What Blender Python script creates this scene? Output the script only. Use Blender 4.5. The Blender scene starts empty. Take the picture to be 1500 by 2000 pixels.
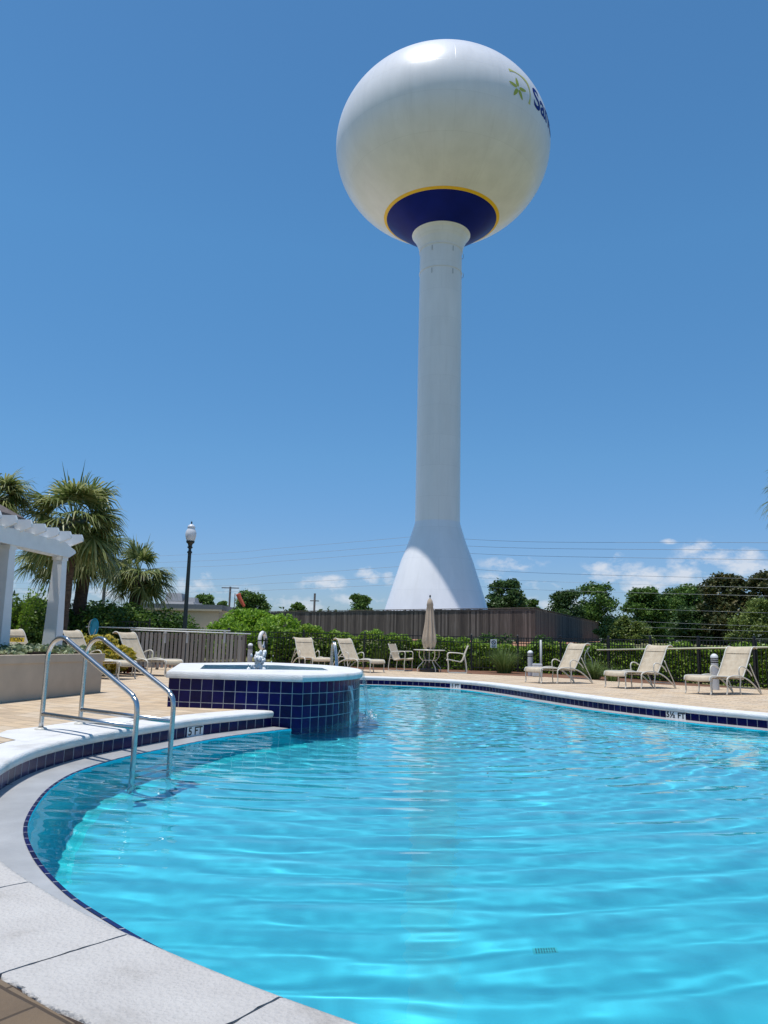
import bpy, math, random
import numpy as np
from mathutils import Matrix, Vector
from mathutils.geometry import tessellate_polygon
S = bpy.context.scene
R = math.radians
# ------------------------------------------------------------------ camera
H = 0.93
PITCH = math.atan(255/1500.); ROLL = R(1.4)
cam = bpy.data.cameras.new('camera'); co = bpy.data.objects.new('camera', cam)
S.collection.objects.link(co); S.camera = co
co.matrix_world = Matrix.Translation((0, 0, H)) @ Matrix.Rotation(math.pi/2+PITCH, 4, 'X') @ Matrix.Rotation(ROLL, 4, 'Z')
cam.sensor_fit = 'VERTICAL'; cam.sensor_height = 24; cam.lens = 24*1500/2000
cam.clip_start = 0.05; cam.clip_end = 5000
# ------------------------------------------------------------------ sky and sun
SUN_EL, SUN_AZ = 79.0, -120.0          # azimuth clockwise from +Y
w = bpy.data.worlds.new('World'); S.world = w; w.use_nodes = True
wn = w.node_tree; bg = wn.nodes['Background']
SKY_STR = 0.115/.85
def wnode(t, **k):
    n = wn.nodes.new(t)
    for a, b in k.items(): setattr(n, a, b)
    return n
sky = wnode('ShaderNodeTexSky', sky_type='NISHITA', sun_disc=False, sun_elevation=R(SUN_EL), sun_rotation=R(SUN_AZ),
            air_density=1.0, dust_density=0.25, ozone_density=2.2, altitude=0)
hs = wnode('ShaderNodeHueSaturation'); hs.inputs['Saturation'].default_value = 1.22; hs.inputs['Hue'].default_value = .4995
wn.links.new(sky.outputs[0], hs.inputs['Color'])
bg.inputs[1].default_value = SKY_STR
# view-space-free cloud field: azimuth / elevation of the direction
tc = wnode('ShaderNodeTexCoord'); sep = wnode('ShaderNodeSeparateXYZ'); wn.links.new(tc.outputs['Generated'], sep.inputs[0])
def wm(op, a, b=None, c=None, clamp=False):
    n = wnode('ShaderNodeMath', operation=op); n.use_clamp = clamp
    for i, v in enumerate((a, b, c)):
        if v is None: continue
        if hasattr(v, 'links'): wn.links.new(v, n.inputs[i])
        else: n.inputs[i].default_value = v
    return n.outputs[0]
az = wm('ARCTAN2', sep.outputs[0], sep.outputs[1]); el = wm('ARCSINE', sep.outputs[2])
cmb = wnode('ShaderNodeCombineXYZ'); wn.links.new(az, cmb.inputs[0]); wn.links.new(wm('MULTIPLY', el, 1.7), cmb.inputs[1])
nz = wnode('ShaderNodeTexNoise'); nz.inputs['Scale'].default_value = 26; nz.inputs['Detail'].default_value = 9; nz.inputs['Roughness'].default_value = .62
wn.links.new(cmb.outputs[0], nz.inputs['Vector'])
def _ray(px, py):
    F = Vector((0, math.cos(PITCH), math.sin(PITCH))); U0 = Vector((0, -math.sin(PITCH), math.cos(PITCH))); R0 = Vector((1, 0, 0))
    Rv = R0*math.cos(ROLL)+U0*math.sin(ROLL); U = -R0*math.sin(ROLL)+U0*math.cos(ROLL)
    return (F*1500+Rv*(px-750)+U*(1000-py)).normalized()
# cumulus near the horizon: centre and half sizes (photo pixels turned into sky angles), density
CL = [(630,1138,48,15,1.0),(718,1126,22,18,.85),(764,1130,18,14,.75),(398,1138,20,20,1.0),(355,1150,40,18,.7),(1002,1101,52,13,.8),
      (1060,1141,28,10,1.0),(1195,1118,55,22,1.05),(1275,1122,60,22,1.1),(1345,1118,50,26,1.0),(1385,1082,48,24,1.0),(1450,1098,60,24,.9),
      (1500,1112,22,18,1.0),(1275,1150,80,16,.7),(560,1178,90,14,.55),(450,1160,60,16,.6),(1090,1185,60,18,.6),(60,1150,90,22,.7),(170,1160,60,14,.6),
      (1310,1057,14,5,.8),(1195,1085,20,8,.6),(690,1172,60,9,.5),(970,1130,30,10,.5),(1700,1110,120,30,1),(-200,1120,120,25,.9),(-420,1150,100,25,.8)]
tot = None
for px, py, a, b, d in CL:
    v = _ray(px, py); A = math.atan2(v.x, v.y); E = math.asin(v.z)
    dx = wm('DIVIDE', wm('SUBTRACT', az, A), a/1500*1.15); dy = wm('DIVIDE', wm('SUBTRACT', el, E), b/1500*1.15)
    q = wm('MULTIPLY', wm('SUBTRACT', 1.0, wm('ADD', wm('MULTIPLY', dx, dx), wm('MULTIPLY', dy, dy))), d)
    tot = q if tot is None else wm('SMOOTH_MAX', tot, q, .25)
fld = wm('ADD', wm('MULTIPLY', tot, .6), wm('MULTIPLY', wm('SUBTRACT', nz.outputs[0], .5), 4.6))
mask = wm('MULTIPLY', fld, 1.05, clamp=True)
mask = wm('MULTIPLY', mask, wm('ADD', tot, .55, clamp=True), clamp=True)
mask = wm('MULTIPLY', mask, .72)
grd = wnode('ShaderNodeValToRGB'); ge = grd.color_ramp.elements
stops = [(.02, (.46, .55, .80)), (.105, (.56, .67, .87)), (.235, (.72, .89, .96)), (.49, (.93, 1.13, 1.10)), (.72, (.95, 1.11, 1.07))]
while len(ge) < len(stops): ge.new(.5)
for i_, (p_, c_) in enumerate(stops): ge[i_].position = p_; ge[i_].color = (*[k*.85 for k in c_], 1)
wn.links.new(el, grd.inputs[0])
gm = wnode('ShaderNodeMix', data_type='RGBA', blend_type='MULTIPLY'); gm.inputs[0].default_value = 1
wn.links.new(hs.outputs[0], gm.inputs[6]); wn.links.new(grd.outputs[0], gm.inputs[7])
mix = wnode('ShaderNodeMix', data_type='RGBA'); wn.links.new(mask, mix.inputs[0]); wn.links.new(gm.outputs[2], mix.inputs[6])
mix.inputs[7].default_value = (5.0, 5.15, 5.5, 1)
wn.links.new(mix.outputs[2], bg.inputs[0])
L = bpy.data.lights.new('sun', 'SUN'); L.energy = 3.6; L.angle = R(.53); L.color = (1, .965, .91)
L.cycles.is_caustics_light = True
lo = bpy.data.objects.new('sun', L); S.collection.objects.link(lo)
sd = Vector((math.sin(R(SUN_AZ))*math.cos(R(SUN_EL)), math.cos(R(SUN_AZ))*math.cos(R(SUN_EL)), math.sin(R(SUN_EL))))
lo.rotation_euler = sd.to_track_quat('Z', 'Y').to_euler()
lo.location = (0, 0, 60)
S.view_settings.view_transform = 'Standard'; S.view_settings.look = 'None'; S.view_settings.gamma = 1
S.view_settings.exposure = 0.2
S.render.engine = 'CYCLES'
S.cycles.use_denoising = True; S.cycles.caustics_reflective = False; S.cycles.caustics_refractive = True
S.cycles.sample_clamp_indirect = 5; S.cycles.max_bounces = 8; S.cycles.transparent_max_bounces = 12

# ------------------------------------------------------------------ helpers
def ray(px, py): return _ray(px, py)
def at(px, py, Y):
    d = ray(px, py); return Vector((0, 0, H))+d*(Y/d.y)
def gnd(px, py, z=0.):
    d = ray(px, py); return Vector((0, 0, H))+d*((z-H)/d.z)
def tag(o, label=None, cat=None, group=None, kind=None):
    if label: o['label'] = label
    if cat: o['category'] = cat
    if group: o['group'] = group
    if kind: o['kind'] = kind
    return o
def empty(name, loc=(0, 0, 0), rz=0):
    o = bpy.data.objects.new(name, None); S.collection.objects.link(o); o.location = loc; o.rotation_euler = (0, 0, rz); o.empty_display_size = .2
    return o
def copy_tree(o, parent=None):
    c = o.copy(); S.collection.objects.link(c)
    if parent: c.parent = parent
    for ch in o.children: copy_tree(ch, c)
    return c
def link(name, me, m, parent=None, smooth=False):
    if m is not None: me.materials.append(m)
    o = bpy.data.objects.new(name, me); S.collection.objects.link(o)
    if parent: o.parent = parent
    if smooth: me.polygons.foreach_set('use_smooth', [True]*len(me.polygons))
    return o
def npmesh(name, V, F, m, parent=None, smooth=False, uv=None):
    """V (n,3) F (k,4) or (k,3) numpy arrays"""
    V = np.asarray(V, dtype=np.float32); F = np.asarray(F, dtype=np.int32)
    me = bpy.data.meshes.new(name); n = F.shape[1]
    me.vertices.add(len(V)); me.vertices.foreach_set('co', V.ravel())
    me.loops.add(F.size); me.loops.foreach_set('vertex_index', F.ravel())
    me.polygons.add(len(F)); me.polygons.foreach_set('loop_start', np.arange(0, F.size, n, dtype=np.int32))
    me.polygons.foreach_set('loop_total', np.full(len(F), n, dtype=np.int32))
    if uv is not None:
        l = me.uv_layers.new(name='UVMap'); l.data.foreach_set('uv', np.asarray(uv, dtype=np.float32)[F.ravel()].ravel())
    me.update(calc_edges=True); me.validate()
    return link(name, me, m, parent, smooth)
def cr(pts, n=8, closed=False):
    """Catmull-Rom through pts"""
    P = [np.array(p, float) for p in pts]; out = []
    N = len(P); rng = range(N if closed else N-1)
    for i in rng:
        p0 = P[(i-1) % N] if closed or i > 0 else 2*P[0]-P[1]
        p1 = P[i]; p2 = P[(i+1) % N]
        p3 = P[(i+2) % N] if closed or i+2 < N else 2*P[-1]-P[-2]
        for k in range(n):
            t = k/n; out.append(.5*((2*p1)+(-p0+p2)*t+(2*p0-5*p1+4*p2-p3)*t*t+(-p0+3*p1-3*p2+p3)*t**3))
    if not closed: out.append(P[-1])
    return np.array(out)
class MB:
    def __init__(s): s.v = []; s.f = []; s.uv = []
    def add(s, vs, fs):
        b = len(s.v); s.v += [tuple(map(float, p)) for p in vs]; s.f += [tuple(b+i for i in f) for f in fs]; return s
    def box(s, c, d, rz=0, top=1.0, rx=0, ry=0):
        M = Matrix.Translation(c) @ Matrix.Rotation(rz, 4, 'Z') @ Matrix.Rotation(ry, 4, 'Y') @ Matrix.Rotation(rx, 4, 'X')
        vs = []
        for z in (-.5, .5):
            k = top if z > 0 else 1
            for x, y in ((-.5, -.5), (.5, -.5), (.5, .5), (-.5, .5)): vs.append(M @ Vector((x*d[0]*k, y*d[1]*k, z*d[2])))
        return s.add(vs, [(3, 2, 1, 0), (4, 5, 6, 7), (0, 1, 5, 4), (1, 2, 6, 5), (2, 3, 7, 6), (3, 0, 4, 7)])
    def tube(s, pts, r, n=8, closed=False, cap=True, flat=1.0):
        P = [Vector(p) for p in pts]; N = len(P); rr = r if hasattr(r, '__len__') else [r]*N
        T = []
        for i in range(N):
            a = P[i-1] if (i > 0 or closed) else P[i]; b = P[(i+1) % N] if (i < N-1 or closed) else P[i]
            t = (b-a); T.append(t.normalized() if t.length > 1e-9 else Vector((0, 0, 1)))
        up = Vector((0, 0, 1)) if abs(T[0].z) < .9 else Vector((0, 1, 0))
        nrm = (up - T[0]*up.dot(T[0])).normalized(); vs = []; fs = []
        for i in range(N):
            nrm = (nrm - T[i]*nrm.dot(T[i])); nrm = nrm.normalized() if nrm.length > 1e-6 else T[i].orthogonal().normalized()
            bi = T[i].cross(nrm)
            for k in range(n):
                a = 2*math.pi*k/n; vs.append(P[i]+nrm*math.cos(a)*rr[i]+bi*math.sin(a)*rr[i]*flat)
        for i in range(N if closed else N-1):
            for k in range(n):
                a = i*n+k; b = i*n+(k+1) % n; c = ((i+1) % N)*n+(k+1) % n; d = ((i+1) % N)*n+k; fs.append((a, b, c, d))
        if cap and not closed: fs.append(tuple(range(n-1, -1, -1))); fs.append(tuple(range((N-1)*n, N*n)))
        return s.add(vs, fs)
    def lathe(s, prof, n=32, c=(0, 0, 0), cap=False):
        vs = []; fs = []
        for r_, z in prof:
            for k in range(n):
                a = 2*math.pi*k/n; vs.append((c[0]+r_*math.cos(a), c[1]+r_*math.sin(a), c[2]+z))
        for i in range(len(prof)-1):
            for k in range(n): fs.append((i*n+k, i*n+(k+1) % n, (i+1)*n+(k+1) % n, (i+1)*n+k))
        if cap: fs.append(tuple(range(n-1, -1, -1))); fs.append(tuple(range((len(prof)-1)*n, len(prof)*n)))
        return s.add(vs, fs)
    def build(s, name, m, parent=None, smooth=False, bevel=0, auto=None):
        me = bpy.data.meshes.new(name); me.from_pydata(s.v, [], s.f); me.update()
        o = link(name, me, m, parent, smooth)
        if bevel:
            b = o.modifiers.new('bevel', 'BEVEL'); b.width = bevel; b.segments = 2; b.limit_method = 'ANGLE'
        return o
def sharp(o, ang=35):
    me = o.data; me.polygons.foreach_set('use_smooth', [True]*len(me.polygons))
    try: me.set_sharp_from_angle(angle=R(ang))
    except Exception: pass
    return o
# ------------------------------------------------------------------ materials
def newmat(name):
    m = bpy.data.materials.new(name); m.use_nodes = True; nt = m.node_tree
    return m, nt, nt.nodes['Principled BSDF']
def nd(nt, t, **k):
    n = nt.nodes.new(t)
    for a, b in k.items():
        if a in n.inputs: n.inputs[a].default_value = b
        else: setattr(n, a, b)
    return n
def ramp(nt, src, stops):
    r = nt.nodes.new('ShaderNodeValToRGB'); e = r.color_ramp.elements
    while len(e) < len(stops): e.new(.5)
    for i, (p, c) in enumerate(stops): e[i].position = p; e[i].color = (*c, 1)
    nt.links.new(src, r.inputs[0]); return r.outputs[0]
def plain(name, col, rough=.6, metal=0., var=.12, scale=6., bump=0., bscale=60., spec=.5, coord='Object', stretch=None, coat=0):
    m, nt, p = newmat(name)
    tc = nd(nt, 'ShaderNodeTexCoord'); src = tc.outputs[coord]
    if stretch:
        mp = nd(nt, 'ShaderNodeMapping'); mp.inputs['Scale'].default_value = stretch; nt.links.new(src, mp.inputs[0]); src = mp.outputs[0]
    n = nd(nt, 'ShaderNodeTexNoise', Scale=scale, Detail=6., Roughness=.6); nt.links.new(src, n.inputs['Vector'])
    lo_ = tuple(c*(1-var) for c in col); hi = tuple(min(1, c*(1+var)) for c in col)
    nt.links.new(ramp(nt, n.outputs[0], [(.3, lo_), (.7, hi)]), p.inputs['Base Color'])
    p.inputs['Roughness'].default_value = rough; p.inputs['Metallic'].default_value = metal
    p.inputs['Specular IOR Level'].default_value = spec; p.inputs['Coat Weight'].default_value = coat
    if bump:
        b = nd(nt, 'ShaderNodeTexNoise', Scale=bscale, Detail=4.); nt.links.new(src, b.inputs['Vector'])
        bp = nd(nt, 'ShaderNodeBump', Strength=bump, Distance=.02); nt.links.new(b.outputs[0], bp.inputs['Height']); nt.links.new(bp.outputs[0], p.inputs['Normal'])
    return m
def leafmat(name, dark, mid, light, trans=.25, rough=.45, scale=.6):
    m, nt, p = newmat(name)
    g = nd(nt, 'ShaderNodeNewGeometry'); tc = nd(nt, 'ShaderNodeTexCoord')
    n = nd(nt, 'ShaderNodeTexNoise', Scale=scale, Detail=3.); nt.links.new(tc.outputs['Object'], n.inputs['Vector'])
    a = nd(nt, 'ShaderNodeMath', operation='MULTIPLY_ADD'); nt.links.new(g.outputs['Random Per Island'], a.inputs[0]); a.inputs[1].default_value = .55
    s2 = nd(nt, 'ShaderNodeMath', operation='MULTIPLY'); nt.links.new(n.outputs[0], s2.inputs[0]); s2.inputs[1].default_value = .45
    nt.links.new(s2.outputs[0], a.inputs[2])
    col = ramp(nt, a.outputs[0], [(.15, dark), (.5, mid), (.85, light)])
    nt.links.new(col, p.inputs['Base Color']); p.inputs['Roughness'].default_value = rough; p.inputs['Specular IOR Level'].default_value = .35
    t = nd(nt, 'ShaderNodeBsdfTranslucent'); nt.links.new(col, t.inputs[0]); mx = nd(nt, 'ShaderNodeMixShader'); mx.inputs[0].default_value = trans
    nt.links.new(p.outputs[0], mx.inputs[1]); nt.links.new(t.outputs[0], mx.inputs[2]); nt.links.new(mx.outputs[0], nt.nodes['Material Output'].inputs[0])
    return m
M = {}
M['white_paint'] = plain('white_paint', (.72, .73, .73), .45, var=.05)
M['tank'] = plain('tank_paint', (.87, .85, .86), .30, var=.05, scale=.9, spec=.45, stretch=(1, 1, .22), bump=.035, bscale=.9)
def steelplates(m, rad, rows, width, zoff):
    nt = m.node_tree; p = nt.nodes['Principled BSDF']; tc = nd(nt, 'ShaderNodeTexCoord'); sp = nd(nt, 'ShaderNodeSeparateXYZ'); nt.links.new(tc.outputs['Object'], sp.inputs[0])
    at_ = nd(nt, 'ShaderNodeMath', operation='ARCTAN2'); nt.links.new(sp.outputs[1], at_.inputs[0]); nt.links.new(sp.outputs[0], at_.inputs[1])
    mu = nd(nt, 'ShaderNodeMath', operation='MULTIPLY'); nt.links.new(at_.outputs[0], mu.inputs[0]); mu.inputs[1].default_value = rad
    cb = nd(nt, 'ShaderNodeCombineXYZ'); nt.links.new(mu.outputs[0], cb.inputs[0]); nt.links.new(sp.outputs[2], cb.inputs[1])
    br = nd(nt, 'ShaderNodeTexBrick', Scale=1.); br.inputs['Brick Width'].default_value = width; br.inputs['Row Height'].default_value = rows; br.inputs['Mortar Size'].default_value = .022; br.inputs['Mortar Smooth'].default_value = 1.
    br.inputs['Color1'].default_value = (.965, .965, .965, 1); br.inputs['Color2'].default_value = (1, 1, 1, 1); br.inputs['Mortar'].default_value = (.88, .88, .88, 1); nt.links.new(cb.outputs[0], br.inputs[0])
    mp = nd(nt, 'ShaderNodeMapping'); mp.inputs['Scale'].default_value = (3.2, .16, 1); nt.links.new(cb.outputs[0], mp.inputs[0])
    st = nd(nt, 'ShaderNodeTexNoise', Scale=1., Detail=7., Roughness=.7); nt.links.new(mp.outputs[0], st.inputs[0])
    sr = ramp(nt, st.outputs[0], [(.30, (.84, .83, .81)), (.46, (.98, .98, .975)), (.7, (1, 1, 1))])
    old = p.inputs['Base Color'].links[0].from_socket
    a = nd(nt, 'ShaderNodeMix', data_type='RGBA', blend_type='MULTIPLY'); a.inputs[0].default_value = .9; nt.links.new(old, a.inputs[6]); nt.links.new(br.outputs[0], a.inputs[7])
    b = nd(nt, 'ShaderNodeMix', data_type='RGBA', blend_type='MULTIPLY'); b.inputs[0].default_value = .3; nt.links.new(a.outputs[2], b.inputs[6]); nt.links.new(sr, b.inputs[7]); nt.links.new(b.outputs[2], p.inputs['Base Color'])
    bp = nd(nt, 'ShaderNodeBump', Strength=.25, Distance=.03); ln = nd(nt, 'ShaderNodeTexNoise', Scale=.55, Detail=2.); nt.links.new(tc.outputs['Object'], ln.inputs[0])
    hh = nd(nt, 'ShaderNodeMath', operation='MULTIPLY_ADD'); nt.links.new(br.outputs['Fac'], hh.inputs[0]); hh.inputs[1].default_value = .6; nt.links.new(ln.outputs[0], hh.inputs[2]); nt.links.new(hh.outputs[0], bp.inputs['Height']); nt.links.new(bp.outputs[0], p.inputs['Normal'])
M['column'] = M['tank'].copy(); steelplates(M['tank'], 9.12, 2.6, 7.0, 0); steelplates(M['column'], 1.76, 2.45, 5.6, 0)
M['blue'] = plain('navy_paint', (.004, .014, .20), .4, var=.15, scale=.5, spec=.12)
M['yellow'] = plain('yellow_paint', (.95, .55, .01), .4, var=.06)
M['leafgreen'] = plain('olive_paint', (.40, .44, .05), .5, var=.1)
M['palegold'] = plain('pale_gold_paint', (.58, .56, .16), .5, var=.08)
M['metal'] = plain('brushed_steel', (.52, .53, .53), .27, metal=1., var=.1, scale=30, bump=.02, bscale=300)
M['cream'] = plain('cream_metal', (.62, .59, .52), .35, var=.05)
M['black'] = plain('black_metal', (.012, .012, .014), .4, var=.2)
M['dgreen'] = plain('dark_green_metal', (.012, .02, .02), .35, var=.2)
M['grey'] = plain('grey_metal', (.42, .43, .44), .4, var=.06)
M['stucco'] = plain('stucco', (.50, .42, .32), .85, var=.10, scale=2.2, bump=.25, bscale=90)
M['plaster_pale'] = plain('pale_plaster', (.36, .52, .55), .6, var=.06)
M['leafbrown'] = plain('dry_leaf', (.10, .035, .02), .7, var=.4, scale=40)
M['globe'] = plain('frosted_globe', (.66, .67, .70), .25, var=.04)
M['red'] = plain('windsock_cloth', (.55, .10, .05), .7, var=.1)
M['yellowtape'] = plain('yellow_tape', (.75, .55, .03), .5, var=.03)
M['ink'] = plain('black_ink', (.012, .012, .012), .6, var=.1)
M['wire'] = plain('wire', (.24, .25, .27), .5, var=.1)
M['lightwire'] = plain('bright_wire', (.42, .43, .44), .4, var=.1)
M['net'] = plain('turquoise_net', (.02, .30, .42), .5, var=.15)
M['roof'] = plain('grey_shingle', (.13, .105, .095), .9, var=.35, scale=14, bump=.5, bscale=30)
M['roofgrey'] = plain('slate_grey_roof', (.14, .15, .165), .7, var=.15)
M['beige'] = plain('beige_wall', (.42, .36, .26), .85, var=.08)
M['canvas'] = plain('tan_canvas', (.47, .375, .285), .9, var=.08, scale=5, bump=.15, bscale=25)
M['bark'] = plain('palm_bark', (.085, .058, .042), .9, var=.5, scale=8, bump=1., bscale=14, stretch=(1, 1, 2.5))
M['treebark'] = plain('tree_bark', (.14, .115, .09), .9, var=.4, scale=8, bump=.6, bscale=20)
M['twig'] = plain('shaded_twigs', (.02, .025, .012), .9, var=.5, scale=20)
M['pole'] = plain('weathered_pole', (.12, .11, .10), .9, var=.2)
M['rubber'] = plain('white_vinyl', (.75, .75, .73), .4, var=.04)
M['bollardgrey'] = plain('bollard_grey', (.47, .48, .5), .4, var=.05)
M['pipe'] = plain('pale_pole', (.68, .68, .62), .35, var=.06)
M['yellowpipe'] = plain('yellowed_pole', (.62, .60, .42), .4, var=.06)
# sling fabric with a fine weave
m, nt, p = newmat('sling_fabric'); M['sling'] = m
tc2 = nd(nt, 'ShaderNodeTexCoord'); wv = nd(nt, 'ShaderNodeTexWave', Scale=28., Distortion=.6); nt.links.new(tc2.outputs['Object'], wv.inputs[0])
n1 = nd(nt, 'ShaderNodeTexNoise', Scale=9., Detail=5.); nt.links.new(tc2.outputs['Object'], n1.inputs[0])
ad = nd(nt, 'ShaderNodeMath', operation='MULTIPLY_ADD'); nt.links.new(wv.outputs[1], ad.inputs[0]); ad.inputs[1].default_value = .18; nt.links.new(n1.outputs[0], ad.inputs[2])
nt.links.new(ramp(nt, ad.outputs[0], [(.3, (.46, .37, .26)), (.85, (.64, .54, .40))]), p.inputs['Base Color']); p.inputs['Roughness'].default_value = .85
# pavers
m, nt, p = newmat('pavers'); M['pavers'] = m
tc2 = nd(nt, 'ShaderNodeTexCoord'); mp = nd(nt, 'ShaderNodeMapping'); mp.inputs['Rotation'].default_value = (0, 0, .62); nt.links.new(tc2.outputs['Object'], mp.inputs[0])
wpn = nd(nt, 'ShaderNodeTexNoise', Scale=3.); nt.links.new(tc2.outputs['Object'], wpn.inputs[0])
mw = nd(nt, 'ShaderNodeVectorMath', operation='MULTIPLY_ADD'); nt.links.new(wpn.outputs['Color'], mw.inputs[0]); mw.inputs[1].default_value = (.03, .03, 0); nt.links.new(mp.outputs[0], mw.inputs[2])
br = nd(nt, 'ShaderNodeTexBrick', Scale=1.); br.inputs['Brick Width'].default_value = .32; br.inputs['Row Height'].default_value = .21
br.inputs['Mortar Size'].default_value = .006; br.inputs['Mortar Smooth'].default_value = .4; br.inputs['Bias'].default_value = -.15
br.inputs['Color1'].default_value = (0, 0, 0, 1); br.inputs['Color2'].default_value = (1, 1, 1, 1); br.inputs['Mortar'].default_value = (.5, .5, .5, 1)
nt.links.new(mw.outputs[0], br.inputs[0])
n1 = nd(nt, 'ShaderNodeTexNoise', Scale=2.1, Detail=8., Roughness=.65); nt.links.new(tc2.outputs['Object'], n1.inputs[0])
n2 = nd(nt, 'ShaderNodeTexNoise', Scale=55., Detail=6., Roughness=.8); nt.links.new(tc2.outputs['Object'], n2.inputs[0])
a1 = nd(nt, 'ShaderNodeMath', operation='MULTIPLY_ADD'); nt.links.new(br.outputs[0], a1.inputs[0]); a1.inputs[1].default_value = .42
a2 = nd(nt, 'ShaderNodeMath', operation='MULTIPLY_ADD'); nt.links.new(n2.outputs[0], a2.inputs[0]); a2.inputs[1].default_value = .22
a3 = nd(nt, 'ShaderNodeMath', operation='MULTIPLY'); nt.links.new(n1.outputs[0], a3.inputs[0]); a3.inputs[1].default_value = .62
nt.links.new(a3.outputs[0], a2.inputs[2]); nt.links.new(a2.outputs[0], a1.inputs[2])
pc = ramp(nt, a1.outputs[0], [(.22, (.34, .265, .18)), (.42, (.50, .38, .26)), (.58, (.61, .46, .30)), (.74, (.57, .46, .34)), (.92, (.74, .57, .38))])
mj = nd(nt, 'ShaderNodeMix', data_type='RGBA'); nt.links.new(br.outputs['Fac'], mj.inputs[0]); nt.links.new(pc, mj.inputs[6]); mj.inputs[7].default_value = (.22, .165, .115, 1)
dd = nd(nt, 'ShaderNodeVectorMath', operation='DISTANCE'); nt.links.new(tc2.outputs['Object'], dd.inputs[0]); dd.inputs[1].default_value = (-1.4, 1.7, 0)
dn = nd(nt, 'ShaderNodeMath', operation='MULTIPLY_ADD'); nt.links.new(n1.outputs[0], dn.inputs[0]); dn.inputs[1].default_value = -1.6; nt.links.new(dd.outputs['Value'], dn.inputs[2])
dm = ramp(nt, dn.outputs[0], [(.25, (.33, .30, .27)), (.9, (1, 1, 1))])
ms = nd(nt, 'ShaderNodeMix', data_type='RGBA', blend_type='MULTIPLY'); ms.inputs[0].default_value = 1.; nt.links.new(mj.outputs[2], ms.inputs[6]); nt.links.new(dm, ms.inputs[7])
nt.links.new(ms.outputs[2], p.inputs['Base Color']); p.inputs['Roughness'].default_value = .85
bp = nd(nt, 'ShaderNodeBump', Strength=.6, Distance=.012); sb = nd(nt, 'ShaderNodeMath', operation='SUBTRACT'); nt.links.new(n2.outputs[0], sb.inputs[0]); nt.links.new(br.outputs['Fac'], sb.inputs[1])
nt.links.new(sb.outputs[0], bp.inputs['Height']); nt.links.new(bp.outputs[0], p.inputs['Normal'])
# coping concrete: white, pitted, faint stains
m, nt, p = newmat('coping_concrete'); M['coping'] = m
tc2 = nd(nt, 'ShaderNodeTexCoord')
n1 = nd(nt, 'ShaderNodeTexNoise', Scale=2.6, Detail=8., Roughness=.6); nt.links.new(tc2.outputs['Object'], n1.inputs[0])
vo = nd(nt, 'ShaderNodeTexVoronoi', Scale=75.); nt.links.new(tc2.outputs['Object'], vo.inputs[0])
n3 = nd(nt, 'ShaderNodeTexNoise', Scale=85., Detail=6., Roughness=.75); nt.links.new(tc2.outputs['Object'], n3.inputs[0])
c1 = ramp(nt, n1.outputs[0], [(.32, (.40, .37, .335)), (.46, (.53, .50, .47)), (.7, (.60, .57, .535))])
pit = ramp(nt, n3.outputs[0], [(.28, (.60, .58, .55)), (.43, (.97, .97, .97)), (.62, (1, 1, 1)), (.75, (1.08, 1.08, 1.08))])
mm = nd(nt, 'ShaderNodeMix', data_type='RGBA', blend_type='MULTIPLY'); mm.inputs[0].default_value = .8; nt.links.new(c1, mm.inputs[6]); nt.links.new(pit, mm.inputs[7])
nt.links.new(mm.outputs[2], p.inputs['Base Color']); p.inputs['Roughness'].default_value = .8
bh = nd(nt, 'ShaderNodeMath', operation='MULTIPLY_ADD'); nt.links.new(n3.outputs[0], bh.inputs[0]); bh.inputs[1].default_value = 1.; nt.links.new(vo.outputs[0], bh.inputs[2])
bp = nd(nt, 'ShaderNodeBump', Strength=.8, Distance=.007); nt.links.new(bh.outputs[0], bp.inputs['Height']); nt.links.new(bp.outputs[0], p.inputs['Normal'])
# wet ledge
m2 = M['coping'].copy(); m2.name = 'painted_white_coping'; M['coping_white'] = m2
r2 = [n_ for n_ in m2.node_tree.nodes if n_.type == 'VALTORGB'][0]
for e_, c_ in zip(r2.color_ramp.elements, [(.60, .59, .57), (.72, .715, .70), (.78, .775, .77)]): e_.color = (*c_, 1)
M['ledge'] = plain('gutter_plaster', (.41, .41, .41), .35, var=.14, scale=3.5, bump=.1, bscale=60)
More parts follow.
